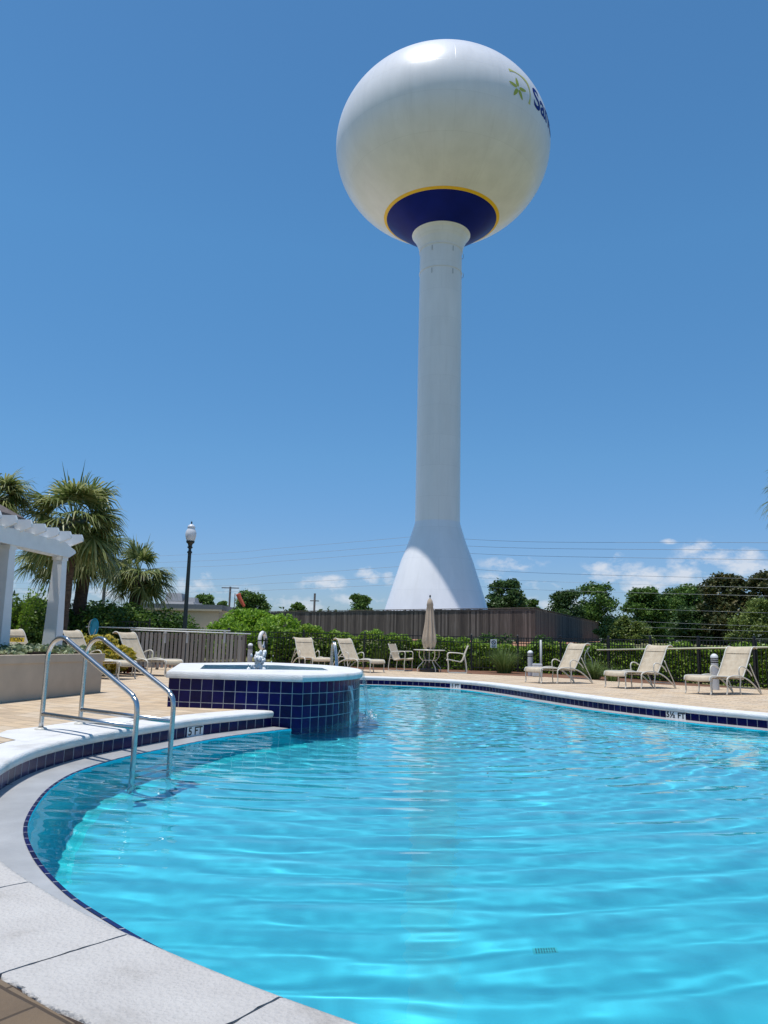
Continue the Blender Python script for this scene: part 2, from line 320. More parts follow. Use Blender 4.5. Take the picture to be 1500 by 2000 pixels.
# navy tile with pale grout, uses UV in metres
def tilemat(name, size, c=(.003, .002, .065), grout=(.42, .44, .46), rough=.22, mortar=.0045):
    m, nt, p = newmat(name); uv = nd(nt, 'ShaderNodeUVMap'); br = nd(nt, 'ShaderNodeTexBrick', Scale=1.); br.offset = 0
    br.inputs['Brick Width'].default_value = size[0]; br.inputs['Row Height'].default_value = size[1]; br.inputs['Mortar Size'].default_value = mortar
    br.inputs['Mortar Smooth'].default_value = .2
    br.inputs['Color1'].default_value = (*[k*.75 for k in c], 1); br.inputs['Color2'].default_value = (*[k*1.4 for k in c], 1); br.inputs['Mortar'].default_value = (*grout, 1)
    nt.links.new(uv.outputs[0], br.inputs[0])
    nz = nd(nt, 'ShaderNodeTexNoise', Scale=14., Detail=6.); nt.links.new(uv.outputs[0], nz.inputs[0])
    mx = nd(nt, 'ShaderNodeMix', data_type='RGBA', blend_type='MULTIPLY'); mx.inputs[0].default_value = .6; nt.links.new(br.outputs[0], mx.inputs[6])
    nt.links.new(ramp(nt, nz.outputs[0], [(.3, (.45, .45, .5)), (.7, (1, 1, 1))]), mx.inputs[7]); nt.links.new(mx.outputs[2], p.inputs['Base Color'])
    p.inputs['Specular IOR Level'].default_value = .18
    rr = nd(nt, 'ShaderNodeMath', operation='MULTIPLY_ADD'); nt.links.new(br.outputs['Fac'], rr.inputs[0]); rr.inputs[1].default_value = .5; rr.inputs[2].default_value = rough
    nt.links.new(rr.outputs[0], p.inputs['Roughness'])
    hb = nd(nt, 'ShaderNodeMath', operation='MULTIPLY_ADD'); nt.links.new(br.outputs['Fac'], hb.inputs[0]); hb.inputs[1].default_value = -1.; nt.links.new(nz.outputs[0], hb.inputs[2])
    bp = nd(nt, 'ShaderNodeBump', Strength=.18, Distance=.004); nt.links.new(hb.outputs[0], bp.inputs['Height']); nt.links.new(bp.outputs[0], p.inputs['Normal'])
    return m
M['tile'] = tilemat('navy_tile', (.158, .158)); M['tilesmall'] = tilemat('navy_edge_tile', (.158, .3))
# pool plaster
m, nt, p = newmat('pool_plaster'); M['plaster'] = m
tc2 = nd(nt, 'ShaderNodeTexCoord'); n1 = nd(nt, 'ShaderNodeTexNoise', Scale=1.3, Detail=8., Roughness=.6); nt.links.new(tc2.outputs['Object'], n1.inputs[0])
nt.links.new(ramp(nt, n1.outputs[0], [(.3, (.045, .57, .73)), (.7, (.06, .67, .82))]), p.inputs['Base Color']); p.inputs['Roughness'].default_value = .7
# water
m, nt, p = newmat('pool_water'); M['water'] = m
p.inputs['Transmission Weight'].default_value = 1; p.inputs['Roughness'].default_value = 0; p.inputs['IOR'].default_value = 1.333; p.inputs['Base Color'].default_value = (.93, .99, 1, 1)
# splash water: foamy, streaky
m, nt, p = newmat('falling_water'); M['splash'] = m
tc2 = nd(nt, 'ShaderNodeTexCoord'); mp = nd(nt, 'ShaderNodeMapping'); mp.inputs['Scale'].default_value = (26, 26, 4); nt.links.new(tc2.outputs['Object'], mp.inputs[0])
n1 = nd(nt, 'ShaderNodeTexNoise', Scale=1., Detail=5.); nt.links.new(mp.outputs[0], n1.inputs[0])
p.inputs['Base Color'].default_value = (.75, .9, .95, 1); p.inputs['Roughness'].default_value = .12
tb = nd(nt, 'ShaderNodeBsdfTransparent'); tb.inputs[0].default_value = (.92, .98, 1, 1); mx = nd(nt, 'ShaderNodeMixShader')
nt.links.new(ramp(nt, n1.outputs[0], [(.45, (.06, .06, .06)), (.62, (.75, .75, .75))]), mx.inputs[0])
nt.links.new(tb.outputs[0], mx.inputs[1]); nt.links.new(p.outputs[0], mx.inputs[2]); nt.links.new(mx.outputs[0], nt.nodes['Material Output'].inputs[0])
M['jet'] = plain('foaming_water', (.84, .93, .95), .12, var=.2, scale=30, bump=.6, bscale=40)
M['jet'].node_tree.nodes['Principled BSDF'].inputs['Transmission Weight'].default_value = .0
M['jet'].node_tree.nodes['Principled BSDF'].inputs['IOR'].default_value = 1.2
# boards
def boardmat(name, cols, zs=1.2):
    m, nt, p = newmat(name); g = nd(nt, 'ShaderNodeNewGeometry'); tc = nd(nt, 'ShaderNodeTexCoord'); mp = nd(nt, 'ShaderNodeMapping'); mp.inputs['Scale'].default_value = (14, 14, zs)
    nt.links.new(tc.outputs['Object'], mp.inputs[0]); n = nd(nt, 'ShaderNodeTexNoise', Scale=1., Detail=6.); nt.links.new(mp.outputs[0], n.inputs[0])
    a = nd(nt, 'ShaderNodeMath', operation='MULTIPLY_ADD'); nt.links.new(g.outputs['Random Per Island'], a.inputs[0]); a.inputs[1].default_value = .5
    b = nd(nt, 'ShaderNodeMath', operation='MULTIPLY'); nt.links.new(n.outputs[0], b.inputs[0]); b.inputs[1].default_value = .5; nt.links.new(b.outputs[0], a.inputs[2])
    nt.links.new(ramp(nt, a.outputs[0], [(.2, cols[0]), (.55, cols[1]), (.85, cols[2])]), p.inputs['Base Color']); p.inputs['Roughness'].default_value = .9
    return m
M['woodfence'] = boardmat('weathered_boards', [(.045, .034, .030), (.115, .088, .074), (.23, .185, .16)])
M['slat'] = boardmat('grey_slats', [(.17, .15, .135), (.26, .235, .21), (.36, .33, .295)])
# ground
def groundmat(name, stops, s1=.6, s2=40., bump=.6):
    m, nt, p = newmat(name); tc = nd(nt, 'ShaderNodeTexCoord')
    a = nd(nt, 'ShaderNodeTexNoise', Scale=s1, Detail=8., Roughness=.7); nt.links.new(tc.outputs['Object'], a.inputs[0])
    b = nd(nt, 'ShaderNodeTexNoise', Scale=s2, Detail=5., Roughness=.8); nt.links.new(tc.outputs['Object'], b.inputs[0])
    c = nd(nt, 'ShaderNodeMath', operation='MULTIPLY_ADD'); nt.links.new(a.outputs[0], c.inputs[0]); c.inputs[1].default_value = .5
    d = nd(nt, 'ShaderNodeMath', operation='MULTIPLY'); nt.links.new(b.outputs[0], d.inputs[0]); d.inputs[1].default_value = .5; nt.links.new(d.outputs[0], c.inputs[2])
    nt.links.new(ramp(nt, c.outputs[0], stops), p.inputs['Base Color']); p.inputs['Roughness'].default_value = .95
    bp = nd(nt, 'ShaderNodeBump', Strength=bump, Distance=.05); nt.links.new(b.outputs[0], bp.inputs['Height']); nt.links.new(bp.outputs[0], p.inputs['Normal'])
    return m
M['grass'] = groundmat('lawn', [(.3, (.10, .10, .04)), (.5, (.18, .175, .07)), (.7, (.28, .26, .13))])
M['mulch'] = groundmat('pine_straw_mulch', [(.3, (.06, .03, .018)), (.5, (.19, .09, .05)), (.7, (.34, .17, .10))], s1=3, s2=25)
M['earth'] = groundmat('orange_earth', [(.3, (.20, .09, .045)), (.5, (.36, .18, .10)), (.7, (.45, .27, .16))], s1=1.5, s2=15)
M['bounce_ground'] = groundmat('bounce_ground', [(.3, (.56, .49, .43)), (.5, (.68, .60, .54)), (.7, (.76, .68, .62))])  # pale tone set for the light it throws up at the tank underside
M['soil'] = groundmat('planter_soil', [(.3, (.03, .02, .015)), (.5, (.06, .04, .03)), (.7, (.1, .07, .05))], s1=3, s2=30)
# foliage
M['hedge'] = leafmat('hedge_leaves', (.06, .13, .014), (.20, .34, .035), (.42, .54, .08), .4)
M['bush'] = leafmat('bush_leaves', (.08, .16, .014), (.24, .42, .035), (.42, .60, .08), .4)
M['shrub'] = leafmat('dark_shrub_leaves', (.02, .055, .01), (.06, .13, .02), (.14, .24, .045), .28)
M['palm'] = leafmat('palm_fronds', (.05, .09, .02), (.17, .21, .055), (.52, .52, .24), .4, .38, scale=1.2)
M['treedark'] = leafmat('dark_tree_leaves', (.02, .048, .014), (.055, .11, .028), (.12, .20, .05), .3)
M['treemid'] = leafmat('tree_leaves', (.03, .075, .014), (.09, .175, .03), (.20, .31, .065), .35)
M['treelight'] = leafmat('light_tree_leaves', (.06, .09, .018), (.17, .23, .05), (.32, .38, .10), .35)
M['magnolia'] = leafmat('magnolia_leaves', (.025, .04, .012), (.075, .095, .028), (.19, .15, .05), .2)
M['rusty'] = leafmat('rusty_leaves', (.10, .035, .018), (.17, .07, .035), (.22, .15, .05), .2)
M['grassy'] = leafmat('blade_leaves', (.04, .08, .015), (.12, .19, .045), (.28, .36, .13), .3)
M['croton'] = leafmat('variegated_leaves', (.10, .16, .02), (.52, .42, .05), (.80, .64, .16), .35, scale=3)
M['redleaf'] = leafmat('red_leaves', (.05, .02, .015), (.22, .04, .03), (.15, .14, .03), .2, scale=3)
M['ivy'] = leafmat('variegated_ivy', (.05, .09, .03), (.22, .28, .13), (.50, .52, .36), .2, scale=3)

# ------------------------------------------------------------------ pool curve
NOSE = [(-1.40,10.50),(-2.08,9.42),(-2.50,8.30),(-2.72,7.60),(-2.82,6.91),(-2.80,6.32),(-2.66,5.61),(-2.38,4.75),(-2.03,4.08),(-1.64,3.52),(-1.30,3.14),
        (-.88,2.74),(-.23,2.24),(.45,1.85),(1.4,1.55),(2.9,1.6),(4.4,2.3),(5.8,3.9),(6.75,6.0),(6.9,8.4),(6.5,10.4),(5.84,11.8),(5.2,12.65),(4.72,13.5),
        (4.1,14.85),(3.50,16.7),(3.08,18.2),(2.45,19.9),(1.6,20.9),(.5,21.35),(-.6,21.4),(-1.7,20.9),(-2.35,19.7),(-2.45,18.0),(-2.2,15.7)]
NC = cr([(x, y, 0) for x, y in NOSE], 10)[:, :2]
def normals(P):
    T = np.gradient(P, axis=0); T /= np.linalg.norm(T, axis=1)[:, None]; return np.stack([T[:, 1], -T[:, 0]], 1)   # outward
NN = normals(NC)
arc = np.concatenate([[0], np.cumsum(np.linalg.norm(np.diff(NC, axis=0), axis=1))])
def off(d): return NC+NN*d
def strip(name, A, B, za, zb, m, parent, uvv=(0, 1), thick=None, flip=False):
    """ribbon between polylines A (height za) and B (height zb)"""
    n = len(A); V = np.concatenate([np.c_[A, np.full(n, za)], np.c_[B, np.full(n, zb)]])
    F = np.array([(i, i+1, n+i+1, n+i) for i in range(n-1)])
    if flip: F = F[:, ::-1]
    uv = np.concatenate([np.c_[arc[:n], np.full(n, uvv[0])], np.c_[arc[:n], np.full(n, uvv[1])]])
    return npmesh(name, V, F, m, parent, smooth=True, uv=uv)
pool = tag(empty('swimming_pool', (0, 6, 0)), 'large curved turquoise swimming pool edged with white coping and navy tile', 'swimming pool')
pinv = Vector((0, 6, 0))
def under(o, par, loc):      # keep world placement under a moved empty
    o.parent = par; o.location = Vector(o.location)-Vector(loc); return o
def P(o): return under(o, pool, pinv)
# coping: bullnose profile swept, with open joints between the slabs
prof = [(.42, -.09), (.42, -.008), (.414, -.001)]+[(.40-.023*i_, 0.0) for i_ in range(17)]+[(.026, -.0005), (.008, -.008), (-.004, -.028), (0.0, -.055), (.012, -.078), (.03, -.09), (.42, -.09)]
ring = [off(d) for d, z in prof]
V = []; F = []
jt = []   # joints along arc every ~0.62 m near the camera, fixed by the photograph's slabs
def nearest(p): return int(np.argmin(np.linalg.norm(NC-np.array(p), axis=1)))
joints = [nearest(q) for q in [(-2.05, 4.1), (-1.30, 3.14), (-.74, 2.62), (-.23, 2.24), (.3, 1.95), (1.0, 1.68), (2.0, 1.5)]]
sj = [arc[j] for j in joints]
# finer resample
ss = np.linspace(0, arc[-1], 900)
gap = .0028; jrs = np.random.RandomState(3); matidx = []
keep = []
cuts = sorted(sj)
segs = []; a0 = 0
for c in cuts: segs.append((a0, c-gap)); a0 = c+gap
# slabs elsewhere are grouted flush: long runs
segs.append((a0, arc[-1]))
def interp(curve, s): return np.stack([np.interp(s, arc, curve[:, 0]), np.interp(s, arc, curve[:, 1])], 1)
for a, b in segs:
    near_ = (a > 1) and (b-a) < 2; s_ = np.linspace(a, b, max(4, int((b-a)/(.02 if near_ else .06)))); nf0 = len(F)
    base = len(V)//1; n = len(s_); k = len(prof)
    st = len(V)
    for (d, z), rg in zip(prof, ring):
        sj_ = s_.copy(); ja = 1.0 if abs(z) < .01 else .25; sj_[0] += abs(jrs.normal(0, .0022))*ja; sj_[-1] -= abs(jrs.normal(0, .0022))*ja
        q = interp(rg, sj_); wob = 0.0
        if d > .4: wob = .006*np.sin(s_*9.3)+.005*np.sin(s_*23.1)+jrs.normal(0, .0022, n)
        nn = interp(NN, s_)
        q = q + nn*(wob if np.ndim(wob) == 0 else wob[:, None])
        V += np.c_[q, np.full(n, z)].tolist()
    for i in range(k-1):
        for j in range(n-1): F.append((st+i*n+j, st+i*n+j+1, st+(i+1)*n+j+1, st+(i+1)*n+j))
    F.append(tuple(st+i*n for i in range(k-1))); F.append(tuple(st+i*n+n-1 for i in range(k-2, -1, -1)))
    matidx += [0 if near_ else 1]*(len(F)-nf0)
me = bpy.data.meshes.new('coping'); me.from_pydata(V, [], F); me.update()
cop = P(sharp(link('coping', me, M['coping']), 50))
cop.data.materials.append(M['coping_white']); cop.data.polygons.foreach_set('material_index', matidx)
tag(cop, 'white bullnose stone coping')
strip_ = strip('tile_band', off(.028), off(.028), -.075, -.205, M['tile'], None, uvv=(.147, .01), flip=True); P(strip_)
P(strip('gutter_ledge', off(.04), off(-.288), -.2, -.203, M['ledge'], None, flip=True))
P(strip('edge_tile', off(-.288), off(-.312), -.2005, -.2025, M['tilesmall'], None, uvv=(.05, .09), flip=True))
WL = off(-.312)
# spa outline (plan): front-left, front-right corner, curved bow, back
SP = [(-2.89, 10.77), (-1.05, 10.52)]
bow = cr([(-1.05, 10.52, 0), (-.62, 11.1, 0), (-.36, 11.9, 0), (-.33, 12.8, 0), (-.50, 13.9, 0), (-1.15, 15.2, 0), (-2.35, 16.05, 0)], 8)[:, :2].tolist()
SPA = [SP[0]]+bow+[(-3.60, 14.2)]
spac = np.mean(np.array(SPA), axis=0)
# basin: wall and floor under the waterline
def poly_fill(name, outer, holes, z, m, parent=None, uv=False):
    loops = [[Vector((x, y, 0)) for x, y in outer]]+[[Vector((x, y, 0)) for x, y in h] for h in holes]
    tris = tessellate_polygon(loops); pts = [p for l in loops for p in l]
    me = bpy.data.meshes.new(name); me.from_pydata([(p.x, p.y, z) for p in pts], [], [t for t in tris]); me.update()
    if me.polygons[0].normal.z < 0: me.flip_normals()
    return link(name, me, m, parent)
closed = np.concatenate([WL, [(-2.2, 14.5), (-1.8, 12.5), (-1.2, 10.9)]])
n = len(closed); V = np.concatenate([np.c_[closed, np.full(n, -.2025)], np.c_[closed, np.full(n, -1.25)]])
# cove between wall and floor
cen = np.array([2.0, 9.5])
rings = [(0, -.2025), (0, -1.25), (-.04, -1.38), (-.13, -1.47), (-.27, -1.51)]
CN = np.concatenate([NN, [NN[-1], NN[-1], NN[0]]])
V = np.concatenate([np.c_[closed+CN*d, np.full(n, z)] for d, z in rings])
F = []
for r_ in range(len(rings)-1):
    for i in range(n): F.append((r_*n+i, r_*n+(i+1) % n, (r_+1)*n+(i+1) % n, (r_+1)*n+i))
M['bouncelitwall'] = M['plaster'].copy(); M['bouncelitwall'].name = 'bounce_lit_wall_plaster'  # plaster copy lightened on the walls to stand in for missing bounced light
for e_, c_ in zip([n_ for n_ in M['bouncelitwall'].node_tree.nodes if n_.type == 'VALTORGB'][0].color_ramp.elements, [(.03, .80, .90), (.04, .86, .95)]): e_.color = (*c_, 1)
bas = npmesh('basin_wall', V, np.array(F), M['bouncelitwall'], None, smooth=True); P(bas)
fl = P(poly_fill('basin_floor', [tuple(p) for p in closed+CN*-.27], [], -1.51, M['plaster']))
receivers = [bas, fl]
# drain cover on the floor
dr = MB()
pw = at(1055, 1858, 3.1)
dcx, dcy = .92, 4.45
for k in range(8): dr.box((dcx-.049+k*.014, dcy+.028, -1.503), (.0055, .04, .010)); dr.box((dcx-.049+k*.014, dcy-.028, -1.503), (.0055, .04, .010))
d2 = P(dr.build('drain_grate', plain('drain_dark', (.015, .16, .20), .6)));  receivers.append(d2)
fr = MB(); fr.box((dcx, dcy, -1.507), (.13, .12, .006)); d3 = P(fr.build('drain_cover', plain('drain_pale', (.05, .55, .60), .6))); receivers.append(d3)
# water surface with real ripples
def inpoly(X, Y, poly):
    inside = np.zeros(X.shape, bool); n = len(poly); j = n-1
    for i in range(n):
        xi, yi = poly[i]; xj, yj = poly[j]
        c = ((yi > Y) != (yj > Y)) & (X < (xj-xi)*(Y-yi)/(yj-yi+1e-12)+xi); inside ^= c; j = i
    return inside
NX, NY = 420, 760
xs = np.linspace(-2.9, 7.2, NX); t = np.linspace(0, 1, NY); ys = 1.5+(21.7-1.5)*(np.exp(t*1.3)-1)/(math.e**1.3-1)
X, Y = np.meshgrid(xs, ys); rg = np.random.RandomState(7); Z = np.zeros_like(X)
src = np.array([-.25, 12.6]); D0 = np.hypot(X-src[0], Y-src[1])
for i in range(16):                       # rings spreading from the spillway
    lam = rg.uniform(.29, .42); c = src+rg.normal(0, .8, 2)*np.array([1.0, .5]); r_ = np.hypot(X-c[0], Y-c[1])
    Z += np.sin(2*math.pi/lam*r_+rg.uniform(0, 7))*lam*.0024*rg.uniform(.5, 1.2)*(.55+.45*np.sin(X*rg.uniform(.3, 1.1)+Y*rg.uniform(.2, .8)+rg.uniform(0, 6)))
for i in range(12):                       # fine ripples riding on the rings
    lam = rg.uniform(.13, .22); c = src+rg.normal(0, 1.6, 2)*np.array([1.0, .5]); r_ = np.hypot(X-c[0], Y-c[1])
    Z += np.sin(2*math.pi/lam*r_+rg.uniform(0, 7))*lam*.0011*(.5+.5*np.sin(X*rg.uniform(.5, 1.8)+Y*rg.uniform(.3, 1.2)+rg.uniform(0, 6)))
for i in range(34):                       # cross chop, livelier in the far half
    lam = rg.choice([.11, .15, .2, .28, .45])*rg.uniform(.8, 1.25); a = rg.normal(math.pi/2, .75); k = 2*math.pi/lam
    env = (.13+.87/(1+np.exp(-(Y-9.5)/1.2)))*(.6+.4*np.sin(X*rg.uniform(.5, 1.5)+rg.uniform(0, 6))*np.sin(Y*rg.uniform(.4, 1.2)+rg.uniform(0, 6)))
    Z += np.sin(k*(X*math.cos(a)+Y*math.sin(a))+rg.uniform(0, 7))*lam*.0040*env*rg.uniform(.3, 1)
for i in range(6):                        # long slow swell
    lam = rg.uniform(1.1, 2.4); a = rg.normal(math.pi/2, .5); Z += np.sin(2*math.pi/lam*(X*math.cos(a)+Y*math.sin(a))+rg.uniform(0, 7))*lam*.0008
Z = Z-.213
Z = np.where(inpoly(X, Y, [tuple(p) for p in off(-.33)]+[(-2.5, 14.5), (-1.8, 12.5), (-1.3, 10.9)]), Z, np.minimum(Z, -.2065))
outer = off(-.24); poly = [tuple(p) for p in outer]+[(-2.5, 14.5), (-1.8, 12.5), (-1.3, 10.9)]
idx = np.arange(NX*NY).reshape(NY, NX)
cx = (X[:-1, :-1]+X[1:, 1:])/2; cy = (Y[:-1, :-1]+Y[1:, 1:])/2; ok = inpoly(cx, cy, poly)
Fq = np.stack([idx[:-1, :-1], idx[:-1, 1:], idx[1:, 1:], idx[1:, :-1]], -1)[ok]
used = np.unique(Fq); remap = np.full(NX*NY, -1); remap[used] = np.arange(len(used))
Vw = np.stack([X, Y, Z], -1).reshape(-1, 3)[used]
wat = npmesh('water', Vw, remap[Fq], M['water'], None, smooth=True)
tag(wat, 'rippled clear turquoise water filling the pool', kind='structure'); wat.cycles.is_caustics_caster = True
# depth markers on the tile band
def text_mesh(body, size, name='lettering', bold=.012):
    cu = bpy.data.curves.new('t', 'FONT'); cu.body = body; cu.size = size; cu.align_x = 'CENTER'; cu.align_y = 'CENTER'; cu.resolution_u = 4; cu.offset = bold*size
    o = bpy.data.objects.new('t', cu); S.collection.objects.link(o); bpy.context.view_layer.update()
    me = bpy.data.meshes.new_from_object(o.evaluated_get(bpy.context.evaluated_depsgraph_get())); bpy.data.objects.remove(o)
    me.name = name; return me
def marker(p, body, wd=.30, bold=.02):
    i = nearest(p); c = off(.018)[i]; nrm = NN[i]; tan = np.array([-nrm[1], nrm[0]])
    # tangent direction as seen from the pool: text reads left to right for a viewer in the pool
    right = np.array([nrm[1], -nrm[0]])
    Mx = Matrix(((right[0], 0, -nrm[0], c[0]), (right[1], 0, -nrm[1], c[1]), (0, 1, 0, -.146), (0, 0, 0, 1)))
    pl_ = MB(); pl_.box((0, 0, 0), (wd, .112, .006)); o = pl_.build('depth_marker', M['white_paint']); o.matrix_world = Mx; P(o)
    me = text_mesh(body, .125, bold=bold); t_ = link('lettering', me, M['ink']); t_.parent = o; t_.location = (0, 0, .0045); t_.scale = (1.15, 1.0, 1)
    return o
mk1 = marker((-2.13, 9.32), '5 FT'); mk2 = marker((4.92, 13.12), '5½ FT', .40, .035); mk3 = marker((1.95, 20.6), '5 FT', .36, .035)

# ------------------------------------------------------------------ deck, mulch, ground
edge_px = [(560,1303),(660,1306),(760,1309),(860,1313),(960,1318),(1060,1322),(1180,1329),(1280,1336),(1400,1342),(1500,1347),(1640,1356)]
dk = [tuple(gnd(*q)[:2]) for q in edge_px]
deck_outer = dk+[(15, 14), (15, -6), (-22, -6), (-22, 23.0), (-9, 24.0), (-7.4, 24.4)]
spa_hole_nose = off(.435)
hole = [tuple(p) for p in spa_hole_nose[::3]]
# hole closes through the spa
hole = hole+[(-2.75, 14.3), (-2.2, 12.5), (-1.9, 11.0)]
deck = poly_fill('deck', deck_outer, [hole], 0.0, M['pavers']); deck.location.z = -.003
P(strip('joint_sand', off(.40), off(.47), -.012, -.012, M['soil'], None, flip=True))
tag(deck, 'tan and peach brick paving around the pool', kind='structure')
# white flare of paving under the ladder feet
fl_ = [(-3.08, 6.95), (-3.55, 7.35), (-3.62, 7.75), (-3.45, 8.15), (-3.28, 8.75), (-3.02, 9.2), (-2.72, 9.35), (-2.8, 8.4), (-3.0, 7.6)]
pf = poly_fill('ladder_pad', fl_, [], .0, M['coping_white']); tag(P(pf))
pf.location.z += .001
mul = [tuple(gnd(*q)[:2]) for q in edge_px]
back = [(11.5, 18.5), (9.9, 20.6), (7.5, 25.9), (4.9, 28.9), (1.7, 29.6), (-2.9, 31), (-5.6, 32), (-9, 31)]
mulch = poly_fill('mulch_bed', [(-9, 23.0)]+[(x, y-.25) for x, y in mul]+[(14, 16.5)]+back, [], -.012, M['mulch']); tag(mulch, 'brown pine straw mulch bed along the fence', kind='structure')
def gz(x, y):
    d = math.hypot(x*.5, y)
    a = np.interp(d, [0, 30, 38, 48, 65, 90, 200, 3000], [-.03, -.03, .55, 1.12, 1.35, 1.65, 1.9, 1.9])
    return float(a)
gx = np.concatenate([[-3000, -900, -300, -150], np.arange(-90, 91, 3.), [150, 300, 900, 3000]]); gy = np.concatenate([[-300, -60], np.arange(-12, 120, 2.), [150, 220, 400, 900, 3200]])
GX, GY = np.meshgrid(gx, gy); GZ = np.vectorize(gz)(GX, np.abs(GY)*1.0)
GZ[(GX > -6) & (GX < 11) & (GY > -1) & (GY < 23.5)] = -2.6
ii = np.arange(GX.size).reshape(GX.shape)
ground = npmesh('ground', np.stack([GX, GY, GZ], -1).reshape(-1, 3), np.stack([ii[:-1, :-1], ii[:-1, 1:], ii[1:, 1:], ii[1:, :-1]], -1).reshape(-1, 4), M['grass'], None, True)
tag(ground, 'green lawn rising beyond the fence', kind='structure')

# ------------------------------------------------------------------ raised spa
spa = tag(empty('raised_spa', (*spac, 0)), 'raised spa faced with navy tiles under a thick white rim, water inside', 'hot tub')
def SPp(o, par=None): return under(o, par or spa, (*spac, 0))
def poly_off(poly, d):
    Pn = np.array(poly); out = []
    n = len(Pn)
    for i in range(n):
        a = Pn[i]-Pn[i-1]; b = Pn[(i+1) % n]-Pn[i]; a = a/np.linalg.norm(a); b = b/np.linalg.norm(b)
        na = np.array([a[1], -a[0]]); nb = np.array([b[1], -b[0]]); m_ = na+nb; m_ /= max(1e-6, m_.dot(na)); out.append(Pn[i]+m_*d)
    return np.array(out)
def ringwall(name, poly, z0, z1, m, v0=0):
    q = np.concatenate([poly, poly[:1]]); a = np.concatenate([[0], np.cumsum(np.linalg.norm(np.diff(q, axis=0), axis=1))]); n = len(q)
    V = np.concatenate([np.c_[q, np.full(n, z0)], np.c_[q, np.full(n, z1)]]); F = [(i, i+1, n+i+1, n+i) for i in range(n-1)]
    uv = np.concatenate([np.c_[a, np.full(n, z0-v0)], np.c_[a, np.full(n, z1-v0)]])
    return npmesh(name, V, np.array(F), m, None, uv=uv)
def dens(poly, n=4):
    P_ = []
    for i in range(len(poly)):
        a = np.array(poly[i]); b = np.array(poly[(i+1) % len(poly)])
        for k in range(n): P_.append(tuple(a+(b-a)*k/n))
    return P_
ZR = .475
sw = SPp(ringwall('tile_wall', np.array(SPA), -.9, ZR-.09, M['tile'], v0=ZR-.09-.158*9)); receivers.append(sw)
inner = np.array([(-2.70, 11.75), (-1.9, 12.1), (-.82, 12.45), (-1.0, 13.5), (-1.9, 14.35), (-3.05, 13.6)])
o1 = poly_off(SPA, .035)
rp = [(o1, ZR-.09), (poly_off(SPA, .042), ZR-.05), (o1, ZR-.016), (poly_off(SPA, .02), ZR), (poly_off(inner, .01), ZR), (inner, ZR-.012), (inner, ZR-.09)]
n = len(SPA); V = []; F = []
rp = rp[:4]
for q, z in rp: V += np.c_[q, np.full(n, z)].tolist()
for i in range(len(rp)-1):
    for j in range(n): F.append((i*n+j, i*n+(j+1) % n, (i+1)*n+(j+1) % n, (i+1)*n+j))
me = bpy.data.meshes.new('rim'); me.from_pydata(V, [], F); me.update(); SPp(sharp(link('rim', me, M['coping_white']), 40))
SPp(poly_fill('rim_top', [tuple(p) for p in poly_off(SPA, .02)], [[tuple(p) for p in inner]], ZR, M['coping_white']))
V = []; F = []
q1 = poly_off(SPA, .035); q0 = np.array(SPA)
V = np.c_[q1, np.full(n, ZR-.09)].tolist()+np.c_[poly_off(SPA, -.01), np.full(n, ZR-.09)].tolist()
me = bpy.data.meshes.new('rim_underside'); me.from_pydata(V, [], [(j, n+j, n+(j+1) % n, (j+1) % n) for j in range(n)]); SPp(link('rim_underside', me, M['coping']))
SPp(ringwall('inner_wall', inner, ZR-.13, ZR, M['plaster_pale'])); SPp(ringwall('inner_tile', inner, ZR-.7, ZR-.13, M['tile']))
SPp(poly_fill('spa_floor', [tuple(p) for p in inner], [], ZR-.7, M['plaster_pale']))
sx = np.linspace(-3.9, -.3, 90); sy = np.linspace(10.5, 15, 110); X2, Y2 = np.meshgrid(sx, sy)
Z2 = np.zeros_like(X2)+ZR-.17
for i in range(14):
    lam = rg.uniform(.1, .3); a = rg.uniform(0, 6.3); Z2 += np.sin(2*math.pi/lam*(X2*math.cos(a)+Y2*math.sin(a))+rg.uniform(0, 7))*lam*.004
okk = inpoly((X2[:-1, :-1]+X2[1:, 1:])/2, (Y2[:-1, :-1]+Y2[1:, 1:])/2, [tuple(p) for p in poly_off(inner, .04)])
ix = np.arange(X2.size).reshape(X2.shape); F2 = np.stack([ix[:-1, :-1], ix[:-1, 1:], ix[1:, 1:], ix[1:, :-1]], -1)[okk]
wspa = npmesh('water', np.stack([X2, Y2, Z2], -1).reshape(-1, 3), F2, M['water'], None, True); tag(wspa, 'dark rippled water inside the raised spa', kind='structure')
# bubbling jet
jr = random.Random(4)
jp = gnd(515, 1306, ZR-.17); jp = Vector((-1.98, 12.7, ZR-.17))
jt = tag(empty('water_jet', jp), 'foaming white water jet rising from the middle of the raised spa', 'fountain jet')
jb = MB()
def blob(mb, c, r, n=7, k=6, jag=.25):
    prof = []
    vs = []; fs = []
    for i in range(n+1):
        ph = -math.pi/2+math.pi*i/n
        for j in range(k):
            a = 2*math.pi*j/k+i*.4; rr = r*(1+jr.uniform(-jag, jag)); vs.append((c[0]+rr*math.cos(ph)*math.cos(a), c[1]+rr*math.cos(ph)*math.sin(a), c[2]+rr*1.4*math.sin(ph)))
    for i in range(n):
        for j in range(k): fs.append((i*k+j, i*k+(j+1) % k, (i+1)*k+(j+1) % k, (i+1)*k+j))
    mb.add(vs, fs)
for k in range(95):
    t_ = jr.random(); z = t_*.42; w_ = .045+.03*abs(math.sin(t_*4.2+.4))-.01*t_
    blob(jb, (jr.gauss(0, w_*.8)+.02*t_, jr.gauss(0, w_*.8), z), jr.uniform(.018, .036))
for k in range(26): blob(jb, (jr.gauss(.01, .09), jr.gauss(0, .09), jr.uniform(.02, .46)), jr.uniform(.004, .010), 4, 5)
for k in range(16): a = jr.uniform(0, 6.3); blob(jb, (.12*math.cos(a), .12*math.sin(a), .005), jr.uniform(.02, .035), 4, 6)
